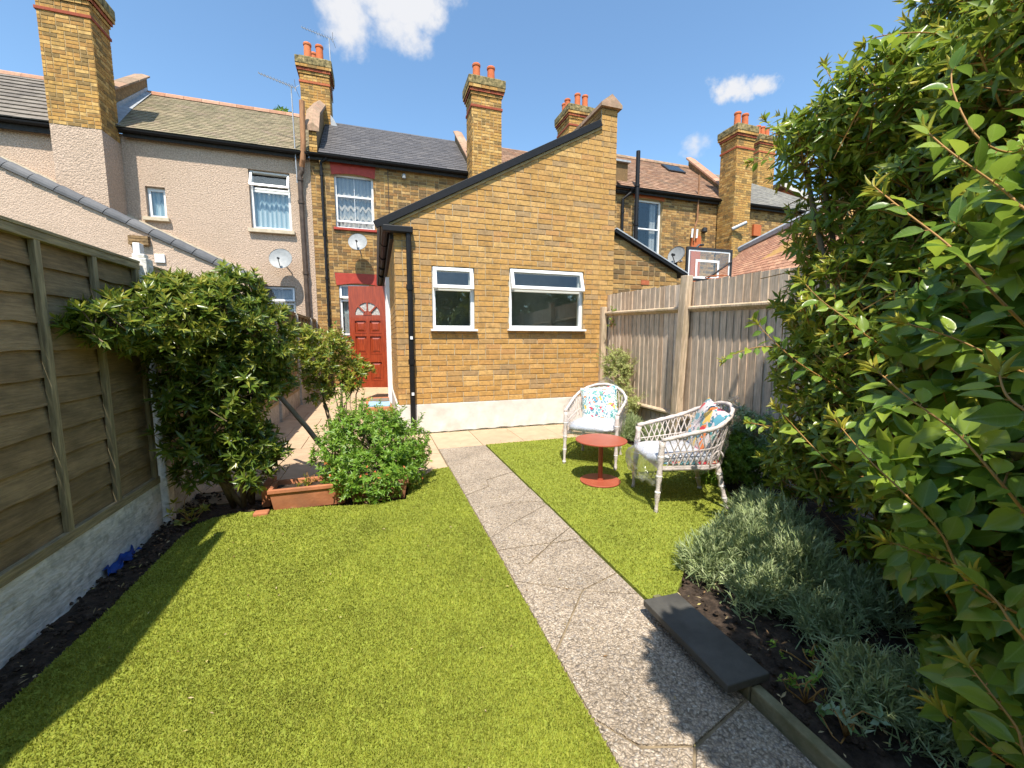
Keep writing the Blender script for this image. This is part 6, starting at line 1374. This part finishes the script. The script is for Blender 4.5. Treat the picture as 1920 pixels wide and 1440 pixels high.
for v_ in range(3):
    vs = tv.copy(); vs[:, 1] *= .50 + .06 * v_; vs[:, 2] *= .8 + .5 * v_; me = bpy.data.meshes.new('leaf'); me.from_pydata(vs.tolist(), [], tf.tolist()); at = me.attributes.new('tint', 'FLOAT', 'FACE'); at.data.foreach_set('value', [0.] * len(tf))
    ul = me.uv_layers.new(name='UVMap'); co = tv[tf.ravel()][:, :2]; ul.data.foreach_set('uv', np.stack([co[:, 1] + .5, co[:, 0]], 1).ravel().astype(np.float32)); me.materials.append(MATS['leaf_big']); me.polygons.foreach_set('use_smooth', [True] * len(tf)); LM.append(me)
stemb = MB(); cnt = 0; smallP, smallA = [], []
def bez(pts, t):
    n = len(pts) - 1; x = min(t * n, n - 1e-6); i = int(x); k = x - i; p = [Vector(pts[max(0, min(n, i + q))]) for q in (-1, 0, 1, 2)]
    return .5 * ((2 * p[1]) + (p[2] - p[0]) * k + (2 * p[0] - 5 * p[1] + 4 * p[2] - p[3]) * k * k + (3 * p[1] - p[0] - 3 * p[2] + p[3]) * k ** 3)
bo = ORG[bu.name]
for sidx, pts in enumerate(SHOOTS):
    Ls = sum((Vector(a) - Vector(b_)).length for a, b_ in zip(pts, pts[1:])); n = 24; path_ = [bez(pts, i / n) for i in range(n + 1)]
    stemb = MB(); stemb.tube(path_, [.0042 - .0026 * i / n for i in range(n + 1)], 5)
    k = max(6, int(Ls / .030)); 
    for i in range(k):
        t = (i + .4) / k; p = bez(pts, t); d0 = (bez(pts, min(1, t + .03)) - bez(pts, max(0, t - .03))).normalized()
        side = d0.cross(Vector((0, 0, 1))).normalized(); up = side.cross(d0); an = (i % 2) * math.pi + random.uniform(-.7, .7) + (sidx * .5)
        rad = side * math.cos(an) + up * math.sin(an) * .75; d = (d0 * random.uniform(.35, .8) + rad + Vector((0, 0, -.28))).normalized()
        L_ = random.uniform(.062, .104) * (1 - .45 * t ** 3); u = (Vector((-.25, -.45, 1)) + Vector([random.gauss(0, .3) for _ in range(3)])); s_ = u.cross(d).normalized(); nn = d.cross(s_)
        M = Matrix(((d.x, s_.x, nn.x, 0), (d.y, s_.y, nn.y, 0), (d.z, s_.z, nn.z, 0), (0, 0, 0, 1))); o = bpy.data.objects.new('leaf', LM[cnt % 3]); C.objects.link(o); o.parent = bu
        pb = p + d * .010; stemb.tube([p, pb], .0014, 4, cap=False)
        o.matrix_local = Matrix.Translation(pb - bo) @ M @ Matrix.Scale(L_, 4); cnt += 1
    stemb.build('shoot', 'shoot', bu, smooth=True)
    e = bez(pts, 1); dd = (e - bez(pts, .95)).normalized(); smallP.append(list(e)); smallA.append(list(dd)); e2 = bez(pts, .93); smallP.append(list(e2)); smallA.append(list((dd + Vector((0, 0, .3))).normalized()))
print('single leaves', cnt)
rosettes('fresh_tips', np.array(smallP), np.array(smallA), 7, .050, .011, 'leaf_tip', bu, .55, T_BIG, kind='stuff', uv=True)

# -- neighbour's climber over the left fence behind the camera side
nb = thing('climber', 'leafy climber growing over the near end of the left fence', 'climber', (-1.75, 1.1, 0))
NB_ = [((-1.74, 1.35, 2.02), (.25, .32, .28)), ((-1.76, .8, 2.0), (.28, .4, .3)), ((-1.8, .2, 2.0), (.25, .4, .22)), ((-1.78, 1.1, 1.6), (.2, .6, .3))]
P, A, f = blob_points(NB_, 900, .4, 1.05); rosettes('foliage', P, norm(A + rng.normal(size=P.shape) * .4), 6, .06, .028, 'leaf_shrub', nb, 1.1); limbs(nb, [(-1.8, 1.0, 0)], [c[0] for c in NB_], .015, .006)
# -- tree tops showing over the ridges
def far_tree(label, x, y, zt, r, h):
    t = thing('tree', label, 'tree', (x, y, 0)); MB().tube([(x, y, 0), (x + .1, y, zt - h), (x, y, zt - h * .4)], [.25, .18, .06], 8).build('trunk', 'bark', t, smooth=True)
    bl_ = [((x + random.uniform(-r, r) * .6, y + random.uniform(-r, r) * .5, zt - h / 2 + random.uniform(-.3, .25) * h), r * random.uniform(.35, .55)) for _ in range(9)]
    P, A, f = blob_points(bl_, 900, .5, 1.1); rosettes('crown', P, norm(A + rng.normal(size=P.shape) * .4), 5, .22, .13, 'leaf_tree', t, 1.1); limbs(t, [(x, y, zt - h)], [b_[0] for b_ in bl_], .08, .02)
far_tree('leafy tree top showing above the orange ridge tiles of the left roof', -4.4, 26, 13.75, .9, 2.6)
far_tree('leafy tree top just behind the skylight roof, left one', 14.9, 24, 12.5, 1.1, 3)
far_tree('leafy tree top just behind the skylight roof, right one', 17.6, 24, 12.75, .9, 3)
print('objects', len(bpy.data.objects), 'tris', sum(sum(len(p.vertices) - 2 for p in o.data.polygons) for o in bpy.data.objects if o.type == 'MESH' and len(o.data.polygons) > 5000))
